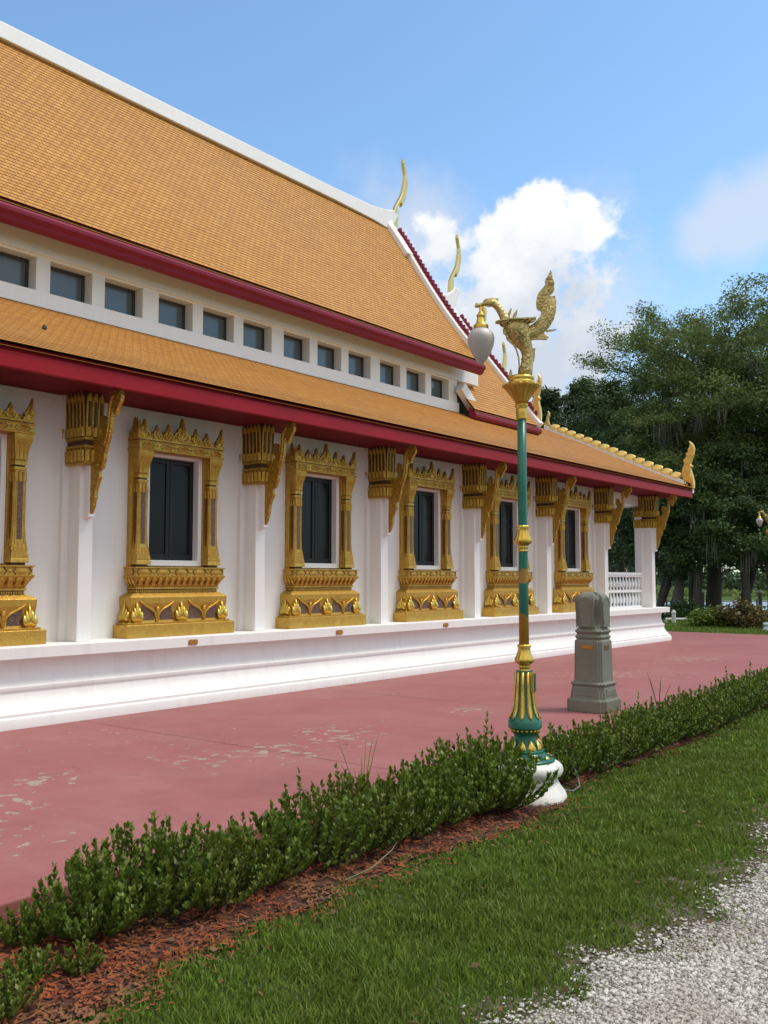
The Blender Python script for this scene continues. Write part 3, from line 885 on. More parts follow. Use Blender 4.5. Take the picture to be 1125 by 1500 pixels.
# verge: white board and gilt crest up the porch end
VY = [(8.83,4.0),(9.5,4.30),(10.3,4.665),(11.2,5.08),(12.2,5.55),(13.25,6.04)]
board = [(a, b+.15) for a, b in VY] + [(a, b-.10) for a, b in VY[::-1]]
vb = H('verge_board', MB().prism(board, 'yz', XR1-.02, XR1+.10), M['trim'], lowR, bevel=.01)
def leaf_tooth(base, along, up, out, L, hgt, th):
    """rounded, overlapping gilt leaf on a verge"""
    b, a, u, o = Vector(base), Vector(along), Vector(up), Vector(out)
    R = []
    prof = [(-.02,.35,.75),(.04,.72,.95),(.2,.92,1.0),(.5,1.0,1.0),(.78,.97,.95),(.92,.86,.8),(.99,.62,.5)]
    for t, hh, w in prof:
        c = b + a*(L*t)
        R.append([tuple(c - o*th*w), tuple(c - o*th*w*.75 + u*hgt*hh*.75), tuple(c + u*hgt*hh), tuple(c + o*th*w*.75 + u*hgt*hh*.75), tuple(c + o*th*w), tuple(c - u*.01)])
    return R
mb = MB(); n = 15
for i in range(n):
    y = 9.16 + (13.05-9.16)*i/n
    z = np.interp(y, [p[0] for p in VY], [p[1] for p in VY]) + .13
    mb.rings(leaf_tooth((XR1+.04, y+.30, z+.13), (0,-.91,-.41), (0,-.66,.75), (1,0,0), .275, .185, .075))
mb.prism([(a, b+.145) for a, b in VY[1:]] + [(a, b+.22) for a, b in VY[:0:-1]], 'yz', XR1-.005, XR1+.085)
H('verge_crest', mb, M['goldr'], lowR, angle=50)
NAGA = [(9.14,4.085),(9.03,4.189),(9.10,4.30),(9.125,4.40),(9.11,4.55),(9.05,4.70),(9.078,4.80),(9.02,4.86),(8.975,4.90),(9.01,4.955),(8.97,5.0),(8.93,5.03),(8.955,5.07),(8.905,5.14),(8.885,5.22),(8.91,5.316),(8.84,5.262),(8.785,5.18),(8.765,5.08),(8.79,4.932),(8.84,4.80),(8.88,4.67),(8.81,4.625),(8.875,4.56),(8.86,4.48),(8.82,4.36),(8.795,4.2),(8.80,4.01)]
H('naga_finial', MB().prism(NAGA, 'yz', XR1-.02, XR1+.10), M['goldr'], lowR, bevel=.028, seg=3)
sc_ = MB()
for s, xx in ((-1, XR1-.022), (1, XR1+.102)):
    for yy, zz, r in ((8.98,4.22,.085),(8.99,4.45,.08),(8.95,4.68,.06),(8.90,4.88,.05)):
        sc_.tube([(xx, yy+math.cos(k*.6+zz*4)*r*(1-.07*k), zz+math.sin(k*.6+zz*4)*r*(1-.07*k)) for k in range(12)], [.018*(1-.06*k) for k in range(12)], 6)
    sc_.tube([(xx, 8.87, 4.05), (xx, 8.86, 4.3), (xx, 8.92, 4.5)], [.02,.018,.01], 6)
H('naga_carving', sc_, M['goldr'], lowR, smooth=True)
NS = [(a-8.83, b-4.0) for a, b in NAGA]
def naga(y, z, x, s, mat, parent, th=.05, sx=1.0):
    return H('naga_finial', MB().prism([(y+a*s*sx, z+b*s) for a, b in NS], 'yz', x-th, x+th), mat, parent, bevel=.02, seg=2)
naga(13.10, 6.12, XR1+.04, .36, M['goldr'], lowR, .04)

# ---- clerestory
CT = 6.18
cw = []
for b in range(-4, 4):
    x = 9.215 + b*STEP      # middle of each wide pier
    cw += [(x + STEP*(i+.5)/3 - .35 + (.03, 0, -.03)[i], x + STEP*(i+.5)/3 + .35 + (.03, 0, -.03)[i]) for i in range(3)]
cw = [c for c in cw if c[0] > X0+.5 and c[1] < 17.9]
XCE = 18.0
H('clerestory_wall', wall_with_holes(X0, XCE, YC, YC+.30, 5.2, 6.75, [(a, b, 5.70, CT) for a, b in cw]), M['white'], bevel=.006)
H('clerestory_wall', MB().box(X0, XCE, YB-YC-.3, YB-YC, 5.2, 6.75), M['white'])
mb = MB(); mb.box(XCE-.3, XCE, YC+.3, YB-YC-.3, 3.85, 6.75); mb.box(X0, X0+.3, YC+.3, YB-YC-.3, 3.85, 6.75)
H('end_wall', mb, M['white'])
H('clerestory_sill', MB().box(X0, XCE+.03, YC-.035, YC, 5.46, 5.69), M['trim'], bevel=.006)
H('frieze_beam', MB().box(X0-.3, 18.84, YC-.05, YC+.2, 6.215, 6.62), M['trim'], bevel=.008)
a, b = cw[0]
mb = MB(); y0 = YC+.19
mb.box(0, .045, y0, y0+.05, 5.70, CT); mb.box(b-a-.045, b-a, y0, y0+.05, 5.70, CT)
mb.box(.045, b-a-.045, y0, y0+.05, 5.70, 5.745); mb.box(.045, b-a-.045, y0, y0+.05, CT-.045, CT)
cwin = H('clerestory_window', mb, M['brownframe'], bevel=.004)
H('pane', MB().box(.04, b-a-.04, y0+.02, y0+.035, 5.74, CT-.04), M['cglass'], cwin)
cwin.location.x += a
for a, b in cw[1:]:
    c = copy_tree(cwin, hall); c.location.x = a - HL.x

# ---- upper tiers
UP1 = [(11.36,6.635),(11.66,6.97),(12.06,7.46),(12.46,8.0),(12.80,8.50),(13.14,9.02),(13.45,9.52),(13.75,9.98),(14.08,10.45)]
UP2 = [(11.45,5.50),(11.70,5.80),(12.04,6.22),(12.36,6.64),(12.92,7.34),(13.30,7.82),(13.65,8.29),(14.08,8.88)]
UP3 = [(13.05,6.0),(13.3,6.28),(13.6,6.65),(13.85,7.0),(14.08,7.32)]
CH = [(18.34,10.42),(18.36,10.70),(18.388,10.951),(18.476,11.124),(18.60,11.30),(18.671,11.406),(18.75,11.55),(18.80,11.72),(18.845,11.9),(18.85,12.05),(18.815,12.2),(18.775,12.34),(18.80,12.46),(18.845,12.32),(18.90,12.15),(18.955,11.98),(18.965,11.80),(18.94,11.62),(18.889,11.429),(18.84,11.33),(18.80,11.25),(18.72,11.145),(18.69,11.25),(18.64,11.2),(18.573,11.113),(18.55,11.03),(18.58,10.90),(18.55,10.70),(18.53,10.42)]
def chofa(dx, dz, s, parent):
    x0, z0 = 18.47, 10.95
    pts = [(18.22+dx+(a-18.22)*s, 10.75+dz+(b-10.75)*s) for a, b in CH]
    H('chofa', MB().prism(pts, 'xz', YR-.05, YR+.05), M['goldp'], parent, bevel=.02, seg=2)
def gable_roof(name, x0, x1, poly, s=1.0, teeth=26, fz=.29, lift=0.0):
    r = roof_part(name, x0, x1, poly)
    roof_part(name, x0, x1, poly, True)
    ey, ez = poly[0]
    # rounded gutter fascia
    prof = [(ey+.02, ez), (ey+.06, ez-.01), (ey+.06, ez-.05), (ey+.0, ez-.06), (ey-.035, ez-.10), (ey-.03, ez-.16), (ey+.02, ez-.21), (ey+.04, ez-fz+.02), (ey+.10, ez-fz), (ey+.16, ez-fz), (ey+.16, ez+.06)]
    H('fascia', MB().prism(prof, 'yz', x0, x1+.10), M['maroon'], r, bevel=.012)
    H('fascia', MB().prism([(YB-a, b) for a, b in prof], 'yz', x0, x1+.10), M['maroon'], r, bevel=.012)
    # closed loft under the tiles (gable wall)
    inn = [(a+.05, b-.09) for a, b in poly]
    H('gable_wall', MB().prism(inn[:1] + inn[1:] + [(YB-a, b) for a, b in inn[::-1]], 'yz', x1-.35, x1-.25), M['trim'], r)
    # verge boards
    up = []
    for i, (a, b) in enumerate(poly):
        p, q = poly[max(i-1, 0)], poly[min(i+1, len(poly)-1)]
        t = Vector((q[0]-p[0], q[1]-p[1])).normalized()
        up.append(((a, b), (-t.y, t.x)))
    def off(d): return [(p[0]+n[0]*d, p[1]+n[1]*d) for p, n in up]
    for mir in (False, True):
        o1 = off(.11*s) + off(-.14*s)[::-1]
        if mir: o1 = [(YB-a, b) for a, b in o1]
        H('verge_board', MB().prism(o1, 'yz', x1-.10, x1+.12), M['trim'], r, bevel=.012)
        mb = MB(); P = off(.11*s)
        seg = [math.dist(P[i], P[i+1]) for i in range(len(P)-1)]; L = sum(seg)
        for k in range(teeth):
            l = L*(.06+.90*k/teeth)
            i = 0
            while l > seg[i]: l -= seg[i]; i += 1
            t = Vector((P[i+1][0]-P[i][0], P[i+1][1]-P[i][1])).normalized(); nn = Vector((-t.y, t.x))
            c = Vector(P[i]) + t*l
            step = L*.90/teeth
            q = [c - nn*.01, c + nn*.06*s + t*step*.15, c + nn*.115*s + t*step*.75, c + nn*.07*s + t*step*.9, c + t*step*.98 - nn*.01]
            q = [(YB-v.x if mir else v.x, v.y) for v in q]
            mb.prism(q, 'yz', x1+.035, x1+.115)
        H('verge_crest', mb, M['maroon'], r, bevel=.008)
    # ridge beam sweeping up to the saddle under the chofa
    zr = poly[-1][1]
    xs = [x0, x1-2.2, x1-.75, x1-.25, x1+.15, x1+.32]
    tops = [zr+.30, zr+.31, zr+.34+lift*.12, zr+.40+lift*.4, zr+.52+lift, zr+.49+lift]
    bots = [zr-.02, zr-.02, zr-.05, zr-.10, zr+.16+lift*.5, zr+.40+lift]
    R = []
    for x, t, bt in zip(xs, tops, bots):
        w = .13 if x < x1-.3 else (.14 if x < x1+.1 else .06)
        R.append([(x, YR-w, bt), (x, YR-w*.8, t-.03), (x, YR, t), (x, YR+w*.8, t-.03), (x, YR+w, bt)])
    H('ridge', MB().rings(R), M['trim'], r, bevel=.015)
    # saddle plates flaring down each verge
    sp = [(p[0], p[1]) for p in off(.125*s)[-3:]] + [(YR, zr+.42+lift*.2)] + [(YR, zr-.05)] + off(-.20*s)[-3:][::-1]
    for mir in (False, True):
        H('verge_saddle', MB().prism([(YB-a, b) for a, b in sp] if mir else sp, 'yz', x1-.22, x1+.06), M['trim'], r, bevel=.02)
    return r
r1 = gable_roof('upper_roof', X0-.3, 18.22, UP1, 1.0, 30)
chofa(0, 0, 1.0, r1)
naga(11.34, 6.72, 18.28, 1.02, M['goldp'], r1, .05, .8)
r2 = gable_roof('second_roof', 18.02, 21.05, UP2, .95, 24, .225, .28)
chofa(2.547, -1.17, .95, r2)
naga(11.45, 5.64, 21.14, .95, M['goldp'], r2, .05, .8)
r3 = gable_roof('third_roof', 20.9, 23.3, UP3, .7, 12, .15)
chofa(5.09, -3.49, .82, r3)
# white strut end beside the clerestory
sb = MB().box(-.14, .52, -.09, .09, -.12, .12)
sb.xf(Matrix.Translation((18.0, 11.76, 5.96)) @ Matrix.Rotation(math.radians(38), 4, 'Y'))
H('verge_stub', sb, M['trim'], bevel=.008)
# weathered vent cap on the near slope
mb = MB().lathe([(.028,0),(.028,.03),(.02,.05),(.0,.055)], 0, 0, 10)
o = H('roof_vent', mb, M['brownframe'], lowR); 
o.location = (6.25, 10.12, 4.63)
# ================================================================== LAMP POST
def lamp_post(loc, label, face):
    """face: unit vector (horizontal) the bird looks along"""
    L = root('lamp_post', loc, label, 'lamp post', 'bird lamp posts along the drive')
    fx = Vector(face).normalized(); sx_ = Vector((-fx.y, fx.x, 0))
    K = .000959
    def Q(a, b, o=0.0):
        """measured offset (a along -face, height b counted down) to local coordinates"""
        u = (a-597)*K
        z = 3.316 + .08 + (535 - (370 + b/5.555))/187.8
        p = fx*(-u) + sx_*o
        return (p.x, p.y, z)
    A = lambda n, mb, m, p=L, **k: add(n, mb, m, p, **k)
    # white concrete foot
    A('foot', MB().lathe([(.325,-.03),(.32,.01),(.305,.045),(.275,.08),(.255,.115),(.243,.145),(.248,.158),(.275,.168),(.288,.185),(.292,.21),(.285,.238),(.265,.258),(.24,.268),(.228,.27)], n=40), M['lampwhite'], smooth=True)
    # painted pedestal
    ped = MB()
    ped.lathe([(.228,.2705),(.228,.285),(.217,.295),(.195,.30),(.195,.312),(.168,.318),(.150,.335),(.149,.352),(.128,.362),(.108,.39),(.094,.42),(.086,.452),(.086,.474),(.100,.502),(.122,.518),(.132,.526),(.132,.573),(.128,.580),(.118,.598),(.108,.612),(.094,.65),(.083,.69),(.074,.77),(.068,.86),(.064,.965)], n=36)
    pd = A('pedestal', ped, M['teal'], angle=40)
    g = MB()
    for i in range(10):
        a = 2*PI*(i+.5)/10
        o = (math.cos(a), math.sin(a), 0); t = (-math.sin(a), math.cos(a), 0)
        # fluted gilt staves on the upper shaft
        R = []
        for r, z, w in ((.122,.592,.003),(.108,.613,.017),(.094,.65,.021),(.083,.69,.019),(.074,.77,.016),(.068,.86,.014),(.065,.955,.013)):
            c = Vector(o)*(r+.003) + Vector((0,0,z)); tv = Vector(t)
            R.append([tuple(c-tv*w), tuple(c+Vector(o)*.007), tuple(c+tv*w), tuple(c-Vector(o)*.01)])
        A('gilt_stave', MB().rings(R), M['goldb'], pd, smooth=True)
        # lotus petals at the waist and on the steps
        for r, z, w, hh, tip in ((.126,.364,.066,.072,-.034),(.198,.300,.06,.026,-.03)):
            petal(g, Vector(o)*r + Vector((0,0,z)), t, o, w, hh, tip, .010, pt=.15)
        for k in range(2):
            aa = a + k*PI/10
            oo = Vector((math.cos(aa), math.sin(aa), 0))
            g.tube([oo*.116+Vector((0,0,.512)), oo*.102+Vector((0,0,.500)), oo*.090+Vector((0,0,.476))], [.012,.011,.002], 5)
    A('gilt_petals', g, M['goldb'], pd, smooth=True)
    # access door on the shaft
    d = MB(); dv = (Vector(face)*.15 + Vector((.3,-1,0))).normalized(); dt = Vector((-dv.y, dv.x, 0))
    fr = MB()
    def plate(m, w, z0, z1, d0, d1):
        c0, c1 = dv*d0, dv*d1
        m.add([tuple(c-dt*w+Vector((0,0,z))) if s < 0 else tuple(c+dt*w+Vector((0,0,z))) for z in (z0, z1) for c, s in ((c0,-1),(c0,1),(c1,1),(c1,-1))],
              [(3,2,1,0),(4,5,6,7),(0,1,5,4),(1,2,6,5),(2,3,7,6),(3,0,4,7)])
    plate(fr, .032, .795, .955, .05, .083); plate(d, .026, .804, .946, .06, .087)
    ad = A('access_door', d, M['teal'], pd, bevel=.003)
    A('door_frame', fr, M['gold'], pd, bevel=.003)
    # bolt with cap on the step
    e = Vector((.62,-.78,0))
    bm_ = MB().lathe([(.022,.285),(.022,.31),(.006,.312),(.005,.39),(0,.391)], e.x*.205, e.y*.205, 10)
    A('anchor_bolt', bm_, M['stem'], pd)
    # pole
    A('pole', MB().lathe([(.040,.96),(.038,1.6),(.0365,2.4),(.036,3.02)], n=28), M['pole'], smooth=True)
    def collar(z, s, flip=False):
        rp = lambda k, a: .045*math.cos(12*a)
        prof = [(.036,0),(.050,.004),(.052,.014),(.044,.022),(.048,.032),(.056,.04),(.044,.05),(.05,.055),(.078,.075),(.084,.09),(.080,.105),(.066,.13),(.056,.16),(.052,.185),(.060,.20),(.056,.212),(.038,.214)]
        if flip: prof = [(r, .214-zz) for r, zz in prof[::-1]]
        return MB().lathe([(r*s, z+zz) for r, zz in prof], n=72, ripple=rp)
    A('collar', collar(.955, .88), M['goldb'], smooth=True)
    A('collar', collar(1.895, .82), M['goldb'], smooth=True)
    # gilt cup under the bird
    zc = lambda b: Q(0, b)[2]
    A('collar', MB().lathe([(.038, 2.96),(.043,2.965),(.043,3.0),(.046,3.02),(.043,3.035),(.043,zc(1275)),(.052,zc(1262)),(.052,zc(1245)),(.045,zc(1238))], n=32), M['goldb'], angle=40)
    cup = MB().lathe([(.045,zc(1238)),(.055,zc(1215)),(.078,zc(1180)),(.105,zc(1140)),(.128,zc(1108)),(.152,zc(1088)),(.148,zc(1082)),(.11,zc(1078)),(.09,zc(1078))], n=96, ripple=lambda k, a: (.05*math.cos(16*a) if 1 <= k <= 6 else 0))
    A('cup', cup, M['gold'], smooth=True)
    A('cup_ring', MB().lathe([(.10,zc(1080)),(.107,zc(1072)),(.109,zc(1055)),(.098,zc(1048)),(.098,zc(1042)),(.106,zc(1034)),(.104,zc(1015)),(.085,zc(1002)),(.05,zc(998)),(0,zc(996))], n=40), M['goldb'], smooth=True)
    # ---- bird: one continuous body lofted along its centre line
    def loft(mb, line, n=14):
        """line: (a, b, half thickness in the profile, half width across)"""
        R = []
        for k, (a, b, r, w) in enumerate(line):
            p, q = line[max(k-1,0)], line[min(k+1,len(line)-1)]
            t = Vector((q[0]-p[0], q[1]-p[1])).normalized(); nn = Vector((-t.y, t.x))
            R.append([Q(a+nn.x*r*math.cos(2*PI*i/n), b+nn.y*r*math.cos(2*PI*i/n), w*K*math.sin(2*PI*i/n)) for i in range(n)])
        return mb.rings(R)
    b = MB()
    # scaly leg column rising from the cup and swelling into belly and breast
    loft(b, [(628,1010,60,58),(640,940,54,52),(652,870,50,50),(652,810,50,50),(640,760,56,56),(615,710,74,70),(590,660,92,84),(575,610,104,92),(565,570,108,92),(560,535,92,80),(558,520,50,50)])
    # neck, head and beak
    loft(b, [(500,580,50,50),(478,540,44,42),(458,500,38,36),(436,460,32,31),(414,425,30,28),(394,398,32,28),(372,378,36,28),(345,370,38,28),(318,374,33,25),(296,384,22,18),(274,390,16,14),(252,396,16,14),(232,402,18,15),(218,408,12,10),(212,412,3,3)], 12)
    bird = A('bird', b, M['bronze'], smooth=True)
    c = MB()
    def blade(mb, pts, o0, o1, th=None):
        k = len(pts)
        v0 = [Q(a, bb, o0) for a, bb in pts]; v1 = [Q(a, bb, o1) for a, bb in pts]
        mb.add(v0+v1, [tuple(range(k))[::-1], tuple(range(k, 2*k))] + [(i, (i+1) % k, k+(i+1) % k, k+i) for i in range(k)])
    # crest, eye brow, beard and upper beak curl
    blade(c, [(385,350),(412,336),(408,372),(395,395),(372,380)], -.012, .012)
    blade(c, [(282,362),(300,345),(330,340),(372,338),(398,342),(380,362),(330,358)], -.016, .016)
    blade(c, [(216,398),(216,382),(228,376),(236,384),(238,398)], -.008, .008)
    blade(c, [(300,395),(330,398),(345,410),(332,412),(312,405)], -.012, .012)
    # spikes on the back
    blade(c, [(478,505),(492,462),(516,420),(522,425),(516,465),(505,500)], -.01, .01)
    blade(c, [(520,512),(538,470),(566,434),(572,440),(566,480),(548,515)], -.01, .01)
    A('crest', c, M['bronze'], bird, bevel=.003)
    # wings: flat boards with a turned tip, seen along their edge
    for s in (-1, 1):
        wv = []
        wpl = [(385,545,.012),(420,538,.05),(480,536,.085),(560,540,.11),(640,536,.105),(700,522,.07),(722,512,.035)]
        top, bot = [], []
        R = []
        for a, bb, ww in wpl:
            th = 12
            R.append([Q(a, bb-th, s*.01), Q(a, bb-th*.5, s*ww), Q(a, bb+th*.6, s*ww), Q(a, bb+th, s*.01)])
        mb = MB().rings(R)
        for k in range(6):
            a0 = 430+44*k
            mb.tube([Q(a0, 552, s*.03), Q(a0+25, 560, s*(.05+.01*min(k,3))), Q(a0+60, 548, s*(.085+.006*min(k,3)))], [.010,.014,.004], 5)
        A('wing', mb, M['bronze'], bird, bevel=.003)
    # tail: a thick scroll sweeping up, ending in a flame
    t = MB()
    loft(t, [(600,640,70,62),(650,640,60,52),(700,625,58,46),(750,592,60,40),(795,545,60,36),(830,490,56,34),(852,430,48,32),(862,380,40,28),(868,340,26,20)], 14)
    tf = [(690,600),(735,560),(760,500),(775,455),(765,440),(745,436),(733,410),(732,370),(740,320),(752,290),(775,262),(800,232),(812,215),(808,190),(818,160),(838,130),(852,98),(862,112),(862,140),(872,150),(868,170),(880,185),(884,215),(880,245),(884,262),(875,285),(860,302),(838,308),(842,318),(866,325),(888,316),(892,335),(880,350),(900,362),(896,385),(888,388),(892,430),(886,470),(872,510),(850,550),(820,590),(790,640),(810,660),(830,675),(815,692),(770,690),(720,690),(670,700),(640,690)]
    blade(t, tf, -.016, .016)
    blade(t, [(800,612),(850,605),(885,604),(902,598),(890,612),(850,622),(815,628)], -.006, .006)
    for off, sz in ((0,1),(26,.85),(50,.7)):
        for s in (-1, 1):
            t.tube([Q(700+off*.3, 612-off, s*.034), Q(752+off*.2, 575-off*.9, s*.036), Q(800+off*.1, 520-off*.5, s*.034), Q(836+off*.2, 450, s*.030), Q(852+off*.3, 385, s*.024)], [.008*sz,.013*sz,.014*sz,.012*sz,.004], 6)
    for (a, bb, r) in ((760,405,22),(775,350,26),(800,290,26),(845,270,22),(850,210,20),(838,165,14)):
        for s in (-1, 1):
            pts = [Q(a+math.cos(k*.62)*r*(1-.07*k), bb+math.sin(k*.62)*r*(1-.07*k), s*.017) for k in range(11)]
            t.tube(pts, [.007*(1-.06*k) for k in range(11)], 5)
    A('tail', t, M['bronze'], bird, bevel=.004)
    # breast plumes, stay rod, little leaves round the stalk
    f = MB()
    f.tube([Q(530,725), Q(560,780), Q(578,850), Q(582,920), Q(574,990)], [.007]*5, 6)
    A('stay_rod', f, M['bronze'], bird, smooth=True)
    l = MB()
    blade(l, [(488,1040),(490,1000),(500,965),(507,940),(520,970),(524,1000),(515,1030),(510,1050)], -.012, .012)
    blade(l, [(682,790),(700,765),(720,766),(714,800),(712,850),(705,880),(690,860)], -.008, .008)
    blade(l, [(446,600),(470,590),(500,640),(540,700),(575,745),(560,760),(520,730),(478,690),(470,655),(450,640)], -.012, .012)
    for s in (-1, 1):
        for (a, bb, r) in ((630,780,20),(655,830,20),(625,850,20),(650,890,20),(620,920,20),(650,945,20),(600,960,18),(640,990,20),(560,610,24),(600,600,24),(530,640,22),(580,660,24),(620,660,22),(600,710,20)):
            w = .050 if bb > 760 else .080
            l.tube([Q(a-r, bb-r*.4, s*w*.93), Q(a-r*.6, bb+r*.5, s*w), Q(a, bb+r, s*w*1.02), Q(a+r*.6, bb+r*.5, s*w), Q(a+r, bb-r*.4, s*w*.93)], .006, 5)
    A('plumage', l, M['bronze'], bird, bevel=.003)
    # ---- hanging lantern
    gx, gy, _ = Q(262, 0)
    hz = lambda bb: Q(0, bb)[2]
    cap = MB().lathe([(.010,hz(402)),(.014,hz(420)),(.012,hz(445)),(.018,hz(455)),(.026,hz(470)),(.036,hz(482)),(.037,hz(492)),(.030,hz(500)),(.030,hz(510)),(.034,hz(518)),(.038,hz(540)),(.046,hz(558)),(.060,hz(568)),(.063,hz(578)),(.060,hz(586)),(.063,hz(594)),(.060,hz(604)),(.05,hz(610))], gx, gy, 32)
    globe = MB().lathe([(.052,hz(598)),(.062,hz(604)),(.085,hz(622)),(.102,hz(648)),(.109,hz(680)),(.108,hz(705)),(.101,hz(740)),(.088,hz(780)),(.070,hz(820)),(.050,hz(855)),(.028,hz(885)),(.014,hz(900)),(.004,hz(910)),(0,hz(912))], gx, gy, 40)
    gl = A('globe', globe, M['globe'], smooth=True)
    A('lantern_cap', cap, M['goldb'], smooth=True)
    return L
LAMP = (6.537, 3.712, -.08)
lamp_post(LAMP, 'tall green and gold lamp post with a bird on top, standing in the hedge', (-rgt.x, -rgt.y, 0))
lamp_post((32.2, 9.0, -.08), 'small distant bird lamp post beyond the far edge of the red terrace', (-rgt.x, -rgt.y, 0))

# ================================================================== BOUNDARY STONE
ST = Vector((10.72, 5.12, 0))
st = root('boundary_stone', ST, 'grey carved boundary stone with rounded lobed top standing on the red terrace', 'boundary stone')
def redent(h, n1=.80, n2=.90):
    """square plan with stepped corners"""
    q = []
    for sx, sy in ((1,1),(-1,1),(-1,-1),(1,-1)):
        c = [(h, h*n1*.97), (h*n2, h*n1), (h*n2*.985, h*n2*.985), (h*n1, h*n2), (h*n1*.97, h)]
        c = [(a*sx, b*sy) for a, b in c]
        if sx*sy < 0: c = c[::-1]
        q += c
    return q
prof = [(.258,0),(.262,.02),(.262,.135),(.256,.15),(.232,.155),(.228,.17),(.225,.20),(.218,.25),(.212,.29),(.205,.31),(.222,.325),(.226,.34),(.215,.352),(.190,.358),(.188,.40),(.184,.60),(.181,.80),(.180,.845),(.172,.858),(.158,.87),(.172,.888),(.176,.905),(.158,.922),(.155,.935),(.172,.955),(.177,.97),(.165,.985),(.152,1.0),(.143,1.06),(.142,1.12),(.150,1.19),(.166,1.26),(.176,1.31),(.178,1.35)]
R = []
for h, z in prof:
    k = max(0, min(1, (z-.99)/.08))
    R.append([(a, b, z) for a, b in redent(h, .80-.22*k, .90-.13*k)])
for s, z in ((.97,1.378),(.90,1.40),(.78,1.42),(.60,1.436),(.38,1.445),(.15,1.449)):
    R.append([(a*s, b*s, z - .03*(1 if abs(abs(a)-abs(b)) < .01 else 0)) for a, b in redent(.176, .58, .77)])
mb = MB().rings(R)
body = add('stone_body', mb, M['stone'], st, bevel=.008)
# raised arched lobes on the four faces
lob = MB()
arch = [(-.085,1.02),(-.080,1.10),(-.086,1.20),(-.098,1.28),(-.096,1.32),(-.07,1.355),(-.035,1.375),(0,1.382)]
arch = arch + [(-a, b) for a, b in arch[-2::-1]]
base = MB().prism(arch, 'xz', -.182, -.10)
groove = MB()
for d in (.0, .016):
    groove.tube([(a*(1-d*6), -.1805, b-d*1.2) for a, b in arch], .006, 5)
for k in range(4):
    Mx = Matrix.Rotation(k*PI/2, 4, 'Z')
    lob = MB(); lob.merge(base, Mx); lob.merge(groove, Mx)
    pan = MB().prism([(-.13,.195),(.13,.195),(.125,.275),(.06,.275),(.05,.262),(-.05,.262),(-.06,.275),(-.125,.275)], 'xz', -.229, -.215)
    add('face_carving', lob, M['stone'], st, bevel=.004)
    add('base_panel', MB().merge(pan, Mx), M['stone'], st, bevel=.004)
mb = MB(); mb.box(-.1865, -.178, -.085, .085, .755, .80)
add('plaque', mb, M['plaque'], st, bevel=.003)['label'] = 'orange brass plaque'
mb = MB(); mb.box(-.075, .055, -.1865, -.178, .745, .805)
add('plaque', mb, M['plaqued'], st, bevel=.003)['label'] = 'tarnished brown plaque'
# ================================================================== GROUND
GA = TH - math.radians(17)        # direction of the river from the camera
gd = Vector((math.cos(GA), math.sin(GA), 0)); gp = Vector((-gd.y, gd.x, 0))
LAWN = -.10
rows = [(-400,LAWN),(-20,LAWN),(0,LAWN),(30,LAWN),(42,-.16),(55,-.35),(58,-.55),(60,-1.2),(64,-1.8),(110,-1.8),(113,-1.0),(115,-.6),(118,-.35),(140,-.2),(400,0),(2500,0)]
vs, fs = [], []
cols = [-2500,-400,-100,-40,-10,0,10,40,100,400,2500]
for s, z in rows:
    for c in cols:
        p = gd*s + gp*c; vs.append((p.x, p.y, z))
nc = len(cols)
for i in range(len(rows)-1):
    for j in range(nc-1):
        fs.append((i*nc+j, i*nc+j+1, (i+1)*nc+j+1, (i+1)*nc+j)[::-1])
tag(add('ground', (vs, fs), M['lawn']), kind='structure')
vs = [tuple(gd*s + gp*c + Vector((0,0,-.85))) for s in (57,116) for c in (-2400, 2400)]
tag(add('water', (vs, [(0,2,3,1)]), M['water']), kind='structure')
# terrace slab
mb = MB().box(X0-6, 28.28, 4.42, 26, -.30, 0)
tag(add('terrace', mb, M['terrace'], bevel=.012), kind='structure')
# sawn joints
mb = MB()
for x in (2.43+.07, 6.35, 10.35, 14.4, 18.4, 22.4, 26.4):
    mb.add([(x-.004,4.44,.004),(x+.004,4.44,.004),(x+.004,9.38,.004),(x-.004,9.38,.004)], [(0,1,2,3)])
tag(add('pavement_joints', mb, simple('dark_red_joint', (.15,.05,.045), (.22,.085,.075), 4, .8)), kind='structure')
# pale path beyond
mb = MB().box(28.5, 29.3, 11.2, 24, -.25, -.06)
tag(add('path', mb, simple('pale_concrete', (.42,.40,.36), None, 4, .8), bevel=.01), kind='structure')

# mulch bed and gravel drive as slightly raised sheets with wandering edges
rng = np.random.default_rng(5)
def wob(x, ph, amp, sc_=1.0):
    return amp*(math.sin(x*1.7*sc_+ph)+.6*math.sin(x*4.1*sc_+ph*2.3)+.4*math.sin(x*9.7*sc_+ph*.7)+.25*math.sin(x*21*sc_+ph*1.9))/1.6
def mulch_edge(x): return 3.37 + wob(x, .6, .07) + (.22 if x > 6.6 else 0) + max(0, (x-9)*.05) - max(0, min(.06, (3.0-x)*.1))
def gravel_edge(x): return 1.78 + wob(x, 2.1, .17) - (.10 if 3.4 < x < 3.9 else 0)
def sheet(name, xs, lo, hi, z, mat, nrow=2):
    vs, fs = [], []
    for x in xs:
        for k in range(nrow): vs.append((x, lo(x)+(hi(x)-lo(x))*k/(nrow-1), z))
    for i in range(len(xs)-1):
        for k in range(nrow-1): fs.append((i*nrow+k, (i+1)*nrow+k, (i+1)*nrow+k+1, i*nrow+k+1))
    return tag(add(name, (vs, fs), mat), kind='structure')
sheet('mulch_bed', list(np.arange(-4, 28, .06)), mulch_edge, lambda x: 4.43, LAWN+.012, M['soil'])
sheet('gravel_drive', list(np.arange(-4, 40, .05)), lambda x: -5.5, gravel_edge, LAWN+.008, M['gravel'])

